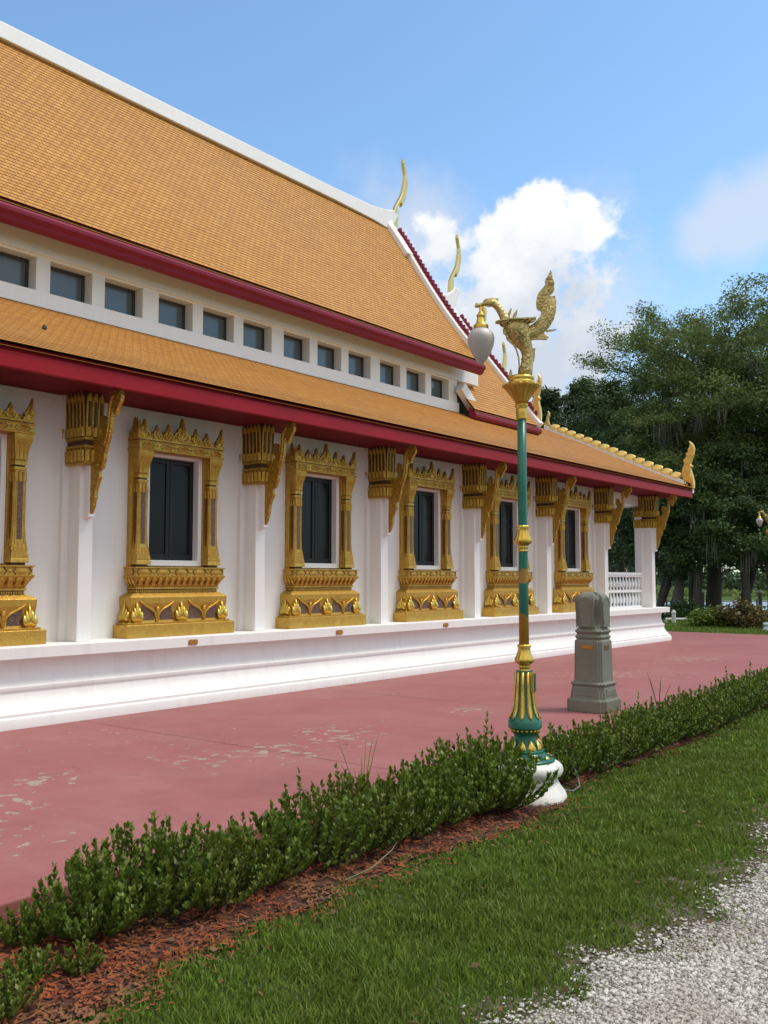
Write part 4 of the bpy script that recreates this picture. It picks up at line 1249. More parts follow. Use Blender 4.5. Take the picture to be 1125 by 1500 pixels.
sheet('worn_soil_ground', list(np.arange(-4, 30, .05)), lambda x: gravel_edge(x)-.02+wob(x*1.3, 4, .03), lambda x: gravel_edge(x)+.30+wob(x*1.6, 1, .16), LAWN+.004,
      simple('worn_brown_soil', (.115,.085,.055), (.07,.055,.035), 14, .95, bump=.9, bscale=60, dirt=(.25,.225,.185), dscale=9), 2)
camxy = np.array([0.0, 0.0])
def visible(P, pad=60):
    """keep points that fall inside (or close to) the frame"""
    q = P - np.array(CAM); f = np.array(fwd); r = np.array(rgt); u = np.array(upv)
    z = q@f
    x = W/2 + F*(q@r)/np.maximum(z, .01); y = Hh/2 - F*(q@u)/np.maximum(z, .01)
    return (z > .5) & (x > -260) & (x < W+260) & (y > -50) & (y < Hh+pad)

# ---- gravel stones
def scatter(n, sampler):
    return sampler(n)
pts = []
n = 420000
# sample so that density falls with distance
d = 2.6*(14/2.6)**rng.random(n)
a = TH - math.radians(30) + (rng.random(n)-.5)*math.radians(60)
gx, gy = d*np.cos(a), d*np.sin(a)
ge = np.array([gravel_edge(v) for v in np.linspace(-2, 30, 2000)])
gef = np.interp(gx, np.linspace(-2, 30, 2000), ge)
# the edge thins out in to the grass
fr = (gef - gy)
keep = rng.random(n) < np.clip(.42 + fr/.5, 0.03, 1)**1.6
keep &= fr > -.34
P = np.stack([gx, gy, np.full(n, LAWN+.010)], 1)
keep &= visible(P)
P = P[keep]
cap = 60000
if len(P) > cap: P = P[rng.choice(len(P), cap, False)]
n = len(P)
sz = .0055 + .009*rng.random(n)**2.2
dist = np.hypot(P[:,0], P[:,1]); sz *= np.clip(.75+dist/9, .9, 1.9)
o = np.array([(1,0,0),(-1,0,0),(0,1,0),(0,-1,0),(0,0,1),(0,0,-1)], float)
V = o[None]*sz[:,None,None]*(.55+.7*rng.random((n,6,1)))
V += (rng.random((n,6,3))-.5)*sz[:,None,None]*.5
V[:,:,2] *= .55
an = rng.random(n)*2*PI; ca, sa = np.cos(an), np.sin(an)
X = V[:,:,0]*ca[:,None]-V[:,:,1]*sa[:,None]; Y = V[:,:,0]*sa[:,None]+V[:,:,1]*ca[:,None]
V[:,:,0], V[:,:,1] = X*1.25, Y
V += P[:,None,:]
T = np.array([(0,2,4),(2,1,4),(1,3,4),(3,0,4),(2,0,5),(1,2,5),(3,1,5),(0,3,5)])
Q_ = (np.arange(n)*6)[:,None,None]+T[None]
tag(np_mesh('gravel', V.reshape(-1,3), Q_.reshape(-1,3), M['gravelstone']), 'loose white gravel stones covering the drive beside the lawn', 'gravel', kind='stuff')

# ---- grass blades
from mathutils import noise as mn
def grass(name, P, hgt, mat, label, seed, width=.0042, lean=.6):
    rg = np.random.default_rng(seed)
    n = len(P)
    dist = np.hypot(P[:,0], P[:,1])
    an = rg.random(n)*2*PI
    h = hgt*(.45+.85*rg.random(n))
    w = width*(.7+.7*rg.random(n))*np.clip(dist/4.5, .85, 3.2)
    l = h*lean*(.2+rg.random(n))
    la = rg.random(n)*2*PI
    sx, sy = np.cos(an)*w, np.sin(an)*w
    lx, ly = np.cos(la)*l, np.sin(la)*l
    V = np.zeros((n,5,3))
    V[:,0,0] = -sx; V[:,0,1] = -sy
    V[:,1,0] = sx; V[:,1,1] = sy
    V[:,2,0] = sx*.85+lx*.32; V[:,2,1] = sy*.85+ly*.32; V[:,2,2] = h*.6
    V[:,3,0] = -sx*.85+lx*.32; V[:,3,1] = -sy*.85+ly*.32; V[:,3,2] = h*.6
    V[:,4,0] = lx; V[:,4,1] = ly; V[:,4,2] = h
    V += P[:,None,:]
    base = (np.arange(n)*5)[:,None]
    q = np.concatenate([base+np.array([[0,1,2]]), base+np.array([[0,2,3]]), base+np.array([[3,2,4]])], 0)
    return tag(np_mesh(name, V.reshape(-1,3), q, mat), label, 'grass', kind='stuff')
def nz(x, y, s, o=0): return mn.noise(Vector((x*s+o, y*s-o, o)))
n = 760000
d = 2.6*(34/2.6)**(rng.random(n)**.92)
a = TH + (rng.random(n)-.5)*math.radians(64)
gx, gy = d*np.cos(a), d*np.sin(a)
xs = np.linspace(-2, 40, 3000)
mef = np.interp(gx, xs, [mulch_edge(v) for v in xs]); gef = np.interp(gx, xs, [gravel_edge(v) for v in xs])
clump = np.array([nz(x, y, 5.5, 9) for x, y in zip(gx, gy)])
gef = gef + .16*clump
P = np.stack([gx, gy, np.full(n, LAWN)], 1)
ok = (gy < mef+.06*np.abs(rng.standard_normal(n))+.05*clump) & (gy > gef+.09*rng.standard_normal(n)-.06) & visible(P)
ok &= gx < 26
P = P[ok]
nn = np.array([nz(x, y, 2.6) + .6*nz(x, y, 7.5, 3) for x, y in P[:,:2]])
ed = np.clip((P[:,1]-np.interp(P[:,0], xs, [gravel_edge(v) for v in xs]))/.5, 0, 1)
em = np.clip((np.interp(P[:,0], xs, [mulch_edge(v) for v in xs])-P[:,1])/.45, 0, 1)
pr = np.clip(.92 + nn*.55, .15, 1)*(.35+.65*ed)*(.4+.6*em)
ok = rng.random(len(P)) < pr
P = P[ok]; nn = nn[ok]; ed = ed[ok]; em = em[ok]
if len(P) > 210000:
    k = rng.choice(len(P), 210000, False); P, nn, ed, em = P[k], nn[k], ed[k], em[k]
hg = (.032 + .042*np.clip(nn+.35, 0, 1.2))*(.45+.55*ed)*(.6+.4*em)
dry = rng.random(len(P)) < np.clip(.05 + .12*(1-em) + .10*(1-ed) + .10*(nn < -.35), 0, 1)
grass('grass', P[~dry], hg[~dry], M['grass'], 'short green lawn grass between the hedge bed and the gravel drive', 11)
grass('dry_grass', P[dry], hg[dry]*.8, M['drygrass'], 'dry straw coloured blades scattered through the lawn', 12, lean=1.1)
# verge grass beyond the terrace
m_ = 26000
gx = 28.3 + 9*rng.random(m_)**1.5; gy = 3 + 16*rng.random(m_)
P = np.stack([gx, gy, np.full(m_, LAWN)], 1)
P = P[visible(P)]
grass('grass', P, np.full(len(P), .09), M['grass'], 'grass strip along the far end of the red terrace', 13)

# ---- mulch chips
n = 110000
d = 3.4*(20/3.4)**(rng.random(n)); a = TH + (rng.random(n)-.5)*math.radians(64)
gx, gy = d*np.cos(a), d*np.sin(a)
mef = np.interp(gx, xs, [mulch_edge(v) for v in xs])
P = np.stack([gx, gy, np.full(n, LAWN+.016)], 1)
ok = (gy > mef-.12*np.abs(rng.standard_normal(n))) & (gy < 4.42) & visible(P)
P = P[ok]; n = len(P)
ln = .006+.022*rng.random(n)**1.6; wd = .002+.004*rng.random(n)
an = rng.random(n)*2*PI; tl = (rng.random(n)-.5)*.7
ux, uy, uz = np.cos(an)*np.cos(tl), np.sin(an)*np.cos(tl), np.sin(tl)
V = np.zeros((n,4,3)); wx, wy = -np.sin(an), np.cos(an)
roll = (rng.random(n)-.5)*1.6
for k, (s, t) in enumerate(((-1,-1),(1,-1),(1,1),(-1,1))):
    V[:,k,0] = ux*ln*s + wx*wd*t; V[:,k,1] = uy*ln*s + wy*wd*t; V[:,k,2] = uz*ln*s + wd*t*roll + .006
V += P[:,None,:]
V[:,:,2] += np.abs(tl)[:,None]*ln[:,None]*.8
tag(np_mesh('mulch', V.reshape(-1,3), np.arange(n*4).reshape(-1,4), M['mulch']), 'red bark mulch chips strewn under the hedge', 'mulch', kind='stuff')
# ================================================================== PLANTS
def leaf_quads(c, d, nrm, ln, wd):
    """c,d,nrm (n,3): base, direction, leaf-plane normal; returns (n*4,3)"""
    side = np.cross(d, nrm); side /= np.linalg.norm(side, axis=1)[:,None]+1e-9
    V = np.empty((len(c),4,3))
    V[:,0] = c; V[:,2] = c + d*ln[:,None]
    mid = c + d*(ln*.5)[:,None] + nrm*(ln*.06)[:,None]
    V[:,1] = mid - side*wd[:,None]*.5; V[:,3] = mid + side*wd[:,None]*.5
    return V
def unit(a): return a/(np.linalg.norm(a, axis=1)[:,None]+1e-9)

def shrub_mesh(seed, R=.34, Hh_=.46, stems=74, per=26, leaf=.040):
    rg = np.random.default_rng(seed)
    st_pts, leaves = MB(), []
    for i in range(stems):
        rr = R*math.sqrt(rg.random())*.95; a = rg.random()*2*PI
        hh = Hh_*(.68+.28*rg.random())*(1-.52*(rr/R)**2.2)
        if rg.random() < .05: hh *= 1.25
        p0 = np.array([rr*.25*math.cos(a), rr*.25*math.sin(a), -.01])
        p3 = np.array([rr*math.cos(a), rr*math.sin(a), hh])
        pm = p0*.35+p3*.65; pm[2] = hh*.42; 
        ts = np.linspace(0, 1, 8)
        path = ((1-ts)**2)[:,None]*p0 + (2*ts*(1-ts))[:,None]*np.array([p3[0]*.85, p3[1]*.85, hh*.35]) + (ts**2)[:,None]*p3
        if i % 2 == 0: st_pts.tube([tuple(q) for q in path[::2]] , [.004,.0035,.003,.0015][:len(path[::2])], 4)
        t = .16+.84*rg.random(per)**.8
        c = np.stack([np.interp(t, ts, path[:,k]) for k in range(3)], 1)
        az = rg.random(per)*2*PI; el = np.radians(15+45*rg.random(per)+25*t)
        d = np.stack([np.cos(az)*np.cos(el), np.sin(az)*np.cos(el), np.sin(el)], 1)
        nr = unit(np.stack([-np.cos(az)*np.sin(el), -np.sin(az)*np.sin(el), np.cos(el)], 1) + .35*rg.standard_normal((per,3)))
        ln = leaf*(.65+.6*rg.random(per)); 
        leaves.append(leaf_quads(c, d, nr, ln, ln*.58))
    V = np.concatenate(leaves).reshape(-1,3)
    return V, st_pts
protos = []
for k in range(6):
    protos.append(shrub_mesh(20+k, .41+.03*(k % 3), .46+.03*((k*2) % 3), 96, 50, .0375))
small = shrub_mesh(40, .19, .22, 34, 34, .034)
def shrub_obj(V, stm, mat, loc, label, group, rz, s, flowers=0, seed=0):
    r = root('hedge_shrub', loc, label, 'shrub', group)
    r.rotation_euler.z = rz; r.scale = s
    fo = np_mesh('foliage', V, np.arange(len(V)).reshape(-1,4), mat, r)
    so = add('stem', stm, M['stem'], r)
    return r
proto_objs = {}
def place_shrub(k, mat, x, y, s, label, group, fl=0):
    rz = rnd.random()*2*PI
    key = (k, mat)
    sv = (s*(.95+.15*rnd.random()), s*(.95+.15*rnd.random()), s*(.94+.14*rnd.random()))
    if key not in proto_objs:
        V, stm = protos[k] if k >= 0 else small
        r = shrub_obj(V, stm, M[mat], (x, y, LAWN+.01), label, group, rz, sv)
        proto_objs[key] = r
    else:
        r = copy_tree(proto_objs[key]); r.location = (x, y, LAWN+.01); r.rotation_euler.z = rz; r.scale = sv
        for c in list(r.children):
            if c.name.startswith('flower'): bpy.data.objects.remove(c)
    r['label'] = label; r['group'] = group
    if fl:
        rg = np.random.default_rng(int(x*100))
        c = []; 
        for f in range(fl):
            aa = rg.random()*2*PI; q = np.array([.27*math.cos(aa), .27*math.sin(aa), .20+.26*rg.random()])
            m_ = 26
            dd = unit(rg.standard_normal((m_,3)) + np.array([0,0,.5]))
            c.append(leaf_quads(np.repeat(q[None], m_, 0), dd, unit(rg.standard_normal((m_,3))), np.full(m_, .024), np.full(m_, .013)))
        V = np.concatenate(c).reshape(-1,3)
        np_mesh('flower_head', V, np.arange(len(V)).reshape(-1,4), M['flower'], r)
    return r
rnd = random.Random(12)
G = 'shrubs in the hedge along the red terrace'
L1 = 'leafy green hedge shrub in the row between the small shrubs and the lamp post'
L2 = 'leafy green hedge shrub in the row running on beyond the lamp post'
xs_ = [2.78, 3.08, 3.40, 3.80, 4.20, 4.62, 5.02, 5.42, 5.80]
ht = [1.0, 1.02, .98, .92, 1.04, 1.06, 1.04, 1.02, 1.0]
for i, (x, h) in enumerate(zip(xs_, ht)):
    lab = L1
    if i == 0: lab = 'first tall shrub of the hedge, with upright shoots, behind the small low shrubs'
    place_shrub(i % 6, 'shrub' if i not in (2, 5) else 'shruby', x, (3.95 if i < 2 else 3.82)+.08*(rnd.random()-.5), h*(.88 if i < 1 else .93), lab, G, 0)
place_shrub(4, 'shrub', 5.98, 3.84, 1.05, L1, G)
place_shrub(2, 'shrub', 6.10, 3.70, 1.08, 'dense hedge shrub hiding the front of the white lamp post foot', G)
x = 7.12; i = 0
while x < 23:
    lab = L2; fl = 0
    if i == 0: lab, fl = 'hedge shrub with small red flowers just beyond the white lamp post foot', 3
    if i == 1: fl = 0
    yy = 3.80 + .08*(rnd.random()-.5) + max(0, x-10)*.02
    place_shrub((i*5+1) % 6, 'shruby' if i % 4 == 2 else 'shrub', x, yy, (.90+.12*rnd.random()), lab, G, fl)
    x += .50 + .10*rnd.random(); i += 1
for (x, y, s, mt, lab) in ((2.28,3.66,.72,'shrub','low dark green shrub alone on the mulch, leftmost of the hedge'),
                       (2.47,3.60,.62,'shruby','tiny yellow green shrub on bare mulch in front of the first tall shrub'),
                       (2.06,3.46,.70,'shruby','small olive shrub at the bottom left corner of the bed'),
                       (2.50,4.08,.85,'shrub','small shrub touching the terrace edge beside the first tall shrub')):
    place_shrub(-1, mt, x, y, s, lab, 'small shrubs at the near end of the hedge')

# weed stalks standing over the hedge
def weed(x, y, hgt, n, seed, label):
    rg = random.Random(seed); mb = MB()
    for i in range(n):
        a = rg.random()*2*PI; l = hgt*(.6+.4*rg.random()); sp = .12+.25*rg.random()
        pts = [(x+math.cos(a)*l*sp*t**1.8, y+math.sin(a)*l*sp*t**1.8, LAWN+l*t) for t in (0,.3,.6,.85,1)]
        mb.tube(pts, [.003,.004,.004,.003,.001], 4)
    o = add('weed', mb, M['drygrass'] if seed % 2 else M['grass']); tag(o, label, 'weed', 'weeds standing in the hedge')
weed(4.85, 3.98, .66, 9, 2, 'tall thin grassy weed rising from the middle of the hedge left of the lamp post')
weed(10.6, 4.25, .62, 6, 3, 'dry weed stalks above the hedge beyond the boundary stone')
# garden hose end and a bare twig
mb = MB().tube([(4.05,3.46,LAWN+.03),(4.25,3.42,LAWN+.06),(4.5,3.46,LAWN+.10),(4.75,3.55,LAWN+.17),(4.95,3.62,LAWN+.24)], [.003,.003,.003,.003,.002], 6)
tag(add('twig', mb, simple('pale_twig', (.22,.22,.13), None, 10, .8)), 'pale bare twig lying against the hedge above the mulch', 'twig')
mb = MB().tube([(6.76,3.52,LAWN+.05),(6.86,3.47,LAWN+.03),(6.98,3.47,LAWN+.045),(7.06,3.53,LAWN+.12),(7.10,3.60,LAWN+.2)], .006, 6)
tag(add('cable', mb, simple('grey_cable', (.16,.17,.18), None, 10, .5)), 'thin grey cable at the foot of the lamp post', 'cable')
# fallen leaves on the lawn and terrace
rg = np.random.default_rng(77)
m_ = 240
px_ = 2+10*rg.random(m_); py_ = 1.6+2.4*rg.random(m_)
c = np.stack([px_, py_, np.full(m_, LAWN+.035)], 1)
az = rg.random(m_)*2*PI
d_ = unit(np.stack([np.cos(az), np.sin(az), .2*rg.standard_normal(m_)], 1)); nr = unit(np.stack([.4*rg.standard_normal(m_), .4*rg.standard_normal(m_), np.ones(m_)], 1))
V = leaf_quads(c, d_, nr, .03+.03*rg.random(m_), .014+.016*rg.random(m_)).reshape(-1,3)
tag(np_mesh('leaf_litter', V, np.arange(len(V)).reshape(-1,4), leaf_mat('fallen_leaves', (.18,.11,.05), (.10,.055,.025), None, .8, .1)), 'brown fallen leaves scattered over the lawn', 'leaf litter', kind='stuff')

# ================================================================== TREES
def pads(rg, centres, rad, rz, per, size):
    """foliage: every pad is a loose flattened tuft of small leaf sprays"""
    C = np.repeat(centres, per, 0); R = np.repeat(rad, per)[:,None]
    n = len(C)
    u = unit(rg.standard_normal((n,3)))*(rg.random((n,1))**.45)
    u[:,2] *= rz
    P = C + u*R
    d = unit(rg.standard_normal((n,3))*np.array([1,1,.55]) + u*.6)
    nr = unit(rg.standard_normal((n,3)) + np.array([0,0,.8]))
    ln = size*(.5+rg.random(n)); wd = ln*(.32+.3*rg.random(n))
    return leaf_quads(P - d*(ln*.5)[:,None], d, nr, ln, wd).reshape(-1,3)

def make_tree(name, label, loc, height, tr, seed, leafm, barkm, lean=(0,0), t0=.4, nl=22, prof=((0,.6),(.5,1),(1,.35)), reach=4.5, rise=.35,
              sub=5, padr=.8, rz=.45, per=60, size=.22, moss=0, group='trees by the river', twin=False):
    rg = np.random.default_rng(seed); rr = random.Random(seed)
    T = root(name, loc, label, 'tree', group)
    wood = MB(); C, Rd, mossp = [], [], []
    # trunk
    ph = rr.random()*6
    def tp(t):
        return Vector((lean[0]*t + .25*math.sin(ph+t*4)*height*.03, lean[1]*t + .25*math.cos(ph+t*3.3)*height*.03, height*t))
    tpts = [tp(t) for t in (0,.015,.05,.12,.25,.4,.55,.7,.82,.92,.985)]
    trad = [tr*1.5,tr*1.3,tr*1.2,tr*1.05,tr*.95,tr*.82,tr*.66,tr*.48,tr*.32,tr*.18,tr*.06]
    tpts[0].z -= .25
    wood.tube(tpts, trad, 10)
    for i in range(nl):
        f = (i+.5)/nl; t = t0 + (.985-t0)*f**.85
        L = reach*np.interp(f, [p[0] for p in prof], [p[1] for p in prof])*(.7+.5*rr.random())
        az = i*2.39996 + rr.random()*.9
        o = tp(t); el = rise + .5*f + .25*(rr.random()-.5)
        dirv = Vector((math.cos(az)*math.cos(el), math.sin(az)*math.cos(el), math.sin(el)))
        pts = []; p = o.copy(); d = dirv.copy(); ns = 6
        for k in range(ns):
            pts.append(p.copy())
            p = p + d*(L/(ns-1))
            d = (d + Vector((rr.uniform(-.22,.22), rr.uniform(-.22,.22), rr.uniform(-.20,.16)))).normalized()
        r0 = max(.03, np.interp(t, [0,.5,1], [tr*.5, tr*.34, tr*.12]))
        wood.tube(pts, [r0*(1-.85*k/(ns-1)) for k in range(ns)], 6)
        if L < .4: continue
        for k in range(sub):
            s = .30 + .70*(k+rr.random())/sub
            q = s*(ns-1); a = int(min(q, ns-2)); b0 = pts[a].lerp(pts[a+1], q-a)
            sl = L*(.16+.22*rr.random()); az2 = az + rr.choice((-1,1))*(.5+.7*rr.random())
            dv = Vector((math.cos(az2), math.sin(az2), rr.uniform(-.1,.55))).normalized()
            m1 = b0 + dv*sl*.5 + Vector((0,0,rr.uniform(-.05,.1))); e = b0 + dv*sl + Vector((0,0,rr.uniform(-.1,.22)))
            wood.tube([b0, m1, e], [r0*.3, r0*.2, .012], 4)
            for q2, w in ((e, 1.0), (m1, .75)):
                C.append(tuple(q2)); Rd.append(padr*w*(.65+.7*rr.random()))
            if moss and rr.random() < moss: mossp.append((b0.lerp(e, rr.random()), .5+1.3*rr.random()))
        C.append(tuple(pts[-1])); Rd.append(padr*(.7+.5*rr.random()))
    C.append(tuple(tp(.985))); Rd.append(padr*.8)
    V = pads(rg, np.array(C), np.array(Rd), rz, per, size)
    add('trunk', wood, barkm, T, smooth=True)
    np_mesh('crown', V, np.arange(len(V)).reshape(-1,4), leafm, T)
    if mossp:
        c, d, nr, ln, wd = [], [], [], [], []
        for p, l in mossp:
            for k in range(14):
                s = Vector((rr.uniform(-.25,.25), rr.uniform(-.25,.25), rr.uniform(-.1,.1)))
                c.append(tuple(p+s)); d.append((rr.uniform(-.07,.07), rr.uniform(-.07,.07), -1)); nr.append((rr.uniform(-1,1), rr.uniform(-1,1), .05))
                ln.append(l*(.35+.75*rr.random())); wd.append(.025+.035*rr.random())
        V = leaf_quads(np.array(c), unit(np.array(d)), unit(np.array(nr)), np.array(ln), np.array(wd)).reshape(-1,3)
        np_mesh('hanging_moss', V, np.arange(len(V)).reshape(-1,4), M['moss'], T)
    return T

def at_px(px, depth, z=-.3): return ground_pt(px, depth, z)
FL = ((0,.45),(.25,.8),(.55,1.0),(.8,.95),(1,.55))
RT = Vector((rgt.x, rgt.y, 0))
def ln_(a, b=0.0):   # lean: metres to the right in the picture, metres away
    v = RT*a + Vector((fwd.x, fwd.y, 0))*b; return (v.x, v.y)
make_tree('cypress_tree', 'tallest tree, a spreading flat topped cypress by the river', at_px(1040, 45), 12.9, .32, 3, M['cyp'], M['bark'], ln_(.3), .40, 44, ((0,.45),(.25,.8),(.55,1.0),(.8,.95),(1,.5)), 5.5, .26, 6, .82, .62, 200, .125, .06)
make_tree('cypress_tree', 'tall cypress reaching out of the right edge of the photo', at_px(1180, 49), 11.2, .32, 8, M['cyp'], M['bark'], ln_(-.6), .38, 32, FL, 4.6, .25, 6, .80, .65, 180, .13, .15)
make_tree('oak_tree', 'dark broad oak at the right edge in front of the cypress trunks', at_px(1128, 43), 10.6, .26, 5, M['oak'], M['bark'], ln_(.4), .30, 28, ((0,.7),(.5,1),(1,.5)), 3.6, .25, 6, .75, .6, 130, .155, .2)
make_tree('cypress_tree', 'moss draped grey cypress standing just right of the temple eave', at_px(985, 44), 11.8, .22, 11, M['cyp'], M['barkpale'], ln_(1.2), .34, 30, ((0,.75),(.5,1),(1,.5)), 3.7, .15, 6, .70, .55, 160, .12, .6)
make_tree('oak_tree', 'leaning oak with a low dark crown behind the porch column', at_px(940, 47), 9.2, .22, 14, M['oak'], M['bark'], ln_(1.8), .26, 28, ((0,.8),(.5,1),(1,.5)), 3.9, .2, 6, .80, .55, 125, .16, .4)
make_tree('oak_tree', 'tall oak rising behind the gold roof crest', at_px(905, 55), 12.6, .24, 17, M['oak'], M['bark'], ln_(.4), .25, 34, ((0,.9),(.5,1),(1,.5)), 4.4, .2, 6, .85, .55, 120, .17, .3)
for k, (px, dp, hh, lb) in enumerate(((803, 66, 15.3, 'pointed dark conifer nearest the gold lamp bird, above the second roof'), (846, 68, 16.4, 'pointed dark conifer, tallest of the three behind the lower roof'), (884, 64, 14.0, 'pointed dark conifer beside the big cypress'), (770, 70, 13.4, 'dark conifer half hidden behind the second roof'))):
    make_tree('conifer_tree', lb, at_px(px, dp), hh, .26, 30+k, M['conif'], M['bark'], ln_(.2), .14, 46, ((0,1),(.5,.72),(1,.14)), 3.0, .05, 5, .62, .7, 60, .24, 0, 'dark conifers behind the roof')
for k, (px, dp, hh, rc, lean, lb) in enumerate(((1012, 42, 5.6, 2.7, .8, 'low bushy oak filling the shade right of the porch column'), (1092, 41, 5.4, 2.6, -.4, 'low bushy oak in the shade under the tallest cypress'),
        (1048, 48, 7.0, 3.2, .3, 'dense oak in shade behind the tallest cypress trunk'), (960, 50, 6.2, 3.0, 1.6, 'slanting small oak near the water beside the porch'), (1140, 46, 6.4, 3.0, 0, 'dense small oak at the right edge near the far lamp post'))):
    make_tree('oak_tree', lb, at_px(px, dp), hh, .20, 50+k, M['oak'], M['bark'], ln_(lean), .34, 20, ((0,.9),(.5,1),(1,.6)), rc, .25, 6, .70, .6, 130, .15, .3, 'small shaded oaks by the river')
# bare leaning trunks at the water's edge
def bare(px, dp, h, r, lean, seed, label):
    rr = random.Random(seed); T = root('leaning_tree', at_px(px, dp, -.35), label, 'tree', 'leaning trunks at the waterside')
    pts = [Vector((0,0,-.2))]
    v = RT*lean
    for k in range(1, 7):
        t = k/6; pts.append(v*t**1.2 + Vector((rr.uniform(-.08,.08), rr.uniform(-.08,.08), h*t)))
    add('trunk', MB().tube(pts, [r*(1.3-.95*k/6) for k in range(7)], 8), M['bark'], T, smooth=True)
    rg = np.random.default_rng(seed); C = np.array([tuple(pts[-1] + Vector((rr.uniform(-1.3,1.3), rr.uniform(-1.3,1.3), rr.uniform(-.6,.9)))) for _ in range(16)])
    V = pads(rg, C, np.full(16, .75), .6, 80, .2)
    np_mesh('crown', V, np.arange(len(V)).reshape(-1,4), M['oak'], T)
bare(963, 45, 4.8, .17, 1.3, 1, 'slim trunk leaning right, nearest the porch column')
bare(984, 47, 5.0, .20, 1.1, 2, 'thick trunk leaning right between two waterside posts')
bare(1012, 46, 5.2, .16, -.1, 3, 'straight slim trunk left of the tallest cypress')
bare(1078, 48, 5.0, .24, 1.9, 4, 'stout trunk leaning far right beyond the tallest cypress')

# shrubs under the trees
def bush(px, dp, w, h, mat, label, seed):
    rg = np.random.default_rng(seed); T = root('garden_bush', at_px(px, dp, -.14), label, 'bush', 'bushes under the riverside trees')
    n = 46; a = rg.random(n)*2*PI; r = np.sqrt(rg.random(n))*w
    C = np.stack([np.cos(a)*r, np.sin(a)*r, h*(.15+.75*rg.random(n))*(1-.45*(r/w)**2)], 1)
    V = pads(rg, C, np.full(n, .30), .8, 70, .13)
    np_mesh('foliage', V, np.arange(len(V)).reshape(-1,4), M[mat], T)
    mb = MB()
    for k in range(10): mb.tube([(0,0,-.05), tuple(C[k]*.5), tuple(C[k])], [.03,.02,.008], 4)
    add('stem', mb, M['stem'], T)
bush(1040, 33.5, .75, .8, 'shrub', 'low green bush left of the reddish croton at the terrace end', 1)
bush(1076, 33.0, .95, 1.0, 'croton', 'reddish croton bush at the far end of the terrace', 2)
bush(1106, 34.0, .7, .7, 'shrub', 'green bush between the croton and the far lamp post', 3)
bush(1000, 40, .8, .9, 'oak', 'dark bush by the water beside the leaning trunks', 4)

# far bank: reeds and a distant wood
rg = np.random.default_rng(9)
def bank(n, s0, s1, z0, z1, size, wid):
    s = s0+(s1-s0)*rg.random(n); c = (rg.random(n)-.5)*wid
    prof = .55+.45*np.sin(c*.11)*np.sin(c*.047+2)+.2*np.sin(c*.31)
    z = z0+(z1-z0)*rg.random(n)**1.3*np.clip(prof, .25, 1.1)
    P = np.stack([gd.x*s+gp.x*c, gd.y*s+gp.y*c, z], 1)
    d = unit(rg.standard_normal((n,3))); nr = unit(rg.standard_normal((n,3)))
    ln = size*(.5+rg.random(n))
    return leaf_quads(P, d, nr, ln, ln*.5).reshape(-1,3)
V = bank(26000, 117, 128, -.3, 1.1, .5, 190)
tag(np_mesh('reeds', V, np.arange(len(V)).reshape(-1,4), leaf_mat('marsh_reeds', (.13,.19,.04), (.20,.24,.07), None, .8, .2)), 'bright green marsh reeds along the far river bank', 'reeds', kind='stuff')
V = bank(42000, 150, 176, -.2, 9.5, 1.1, 300)
tag(np_mesh('treeline', V, np.arange(len(V)).reshape(-1,4), M['conif']), 'distant dark wood beyond the far river bank', 'wood', kind='stuff')

# ================================================================== WATERSIDE FURNITURE
MW = simple('weathered_white_post', (.62,.62,.58), (.45,.45,.42), 8, .7)
MG = simple('grey_dock_timber', (.17,.16,.14), (.11,.10,.09), 5, .85)
def dock_post(px, dp, h, label):
    T = root('dock_post', at_px(px, dp, -.35), label, 'post', 'white capped posts by the water')
    add('post', MB().lathe([(.10,-.1),(.10,h-.25),(.085,h-.22),(.085,h-.14)], n=14), MG, T, angle=40)
    add('cap', MB().lathe([(.10,h-.138),(.16,h-.12),(.16,h-.07),(.10,h-.02),(.07,h),(0,h+.01)], n=14), MW, T, angle=40)
dock_post(986, 50, 1.35, 'white capped dock post nearest the porch column')
dock_post(1026, 51, 1.35, 'white capped dock post left of the tallest cypress trunk')
dock_post(1110, 50, 1.35, 'white capped dock post right of the tallest cypress trunk')
T = root('bollard', at_px(983.5, 36, -.12), 'short white bollard on the grass beside the temple plinth corner', 'bollard')
add('post', MB().lathe([(.075,-.05),(.075,.42),(.09,.43),(.09,.47),(.075,.48),(.05,.54),(0,.56)], n=16), MW, T, angle=40)
T = root('dock_railing', at_px(1000, 52, -.35), 'low timber dock railing along the water', 'railing')
mb = MB()
p0, p1 = RT*-4.0, RT*6.0
for z in (.75, .45):
    mb.tube([tuple(p0+Vector((0,0,z))), tuple(p1+Vector((0,0,z)))], .035, 6)
add('rail', mb, MW, T)
for k in range(11):
    q = p0.lerp(p1, k/10); add('post', MB().box(q.x-.04, q.x+.04, q.y-.04, q.y+.04, -.1, .85), MG, T)
T = root('timber_edging', at_px(1005, 37, -.12), 'pale timber edging low on the grass right of the white bollard', 'edging')
mb = MB(); p0, p1 = RT*-.9, RT*1.9
add('plank', MB().tube([tuple(p0+Vector((0,0,.16))), tuple(p1+Vector((0,0,.16)))], .05, 6), MW, T)
for k in range(4):
    q = p0.lerp(p1, k/3); add('stake', MB().box(q.x-.05, q.x+.05, q.y-.05, q.y+.05, -.05, .12), MW, T)

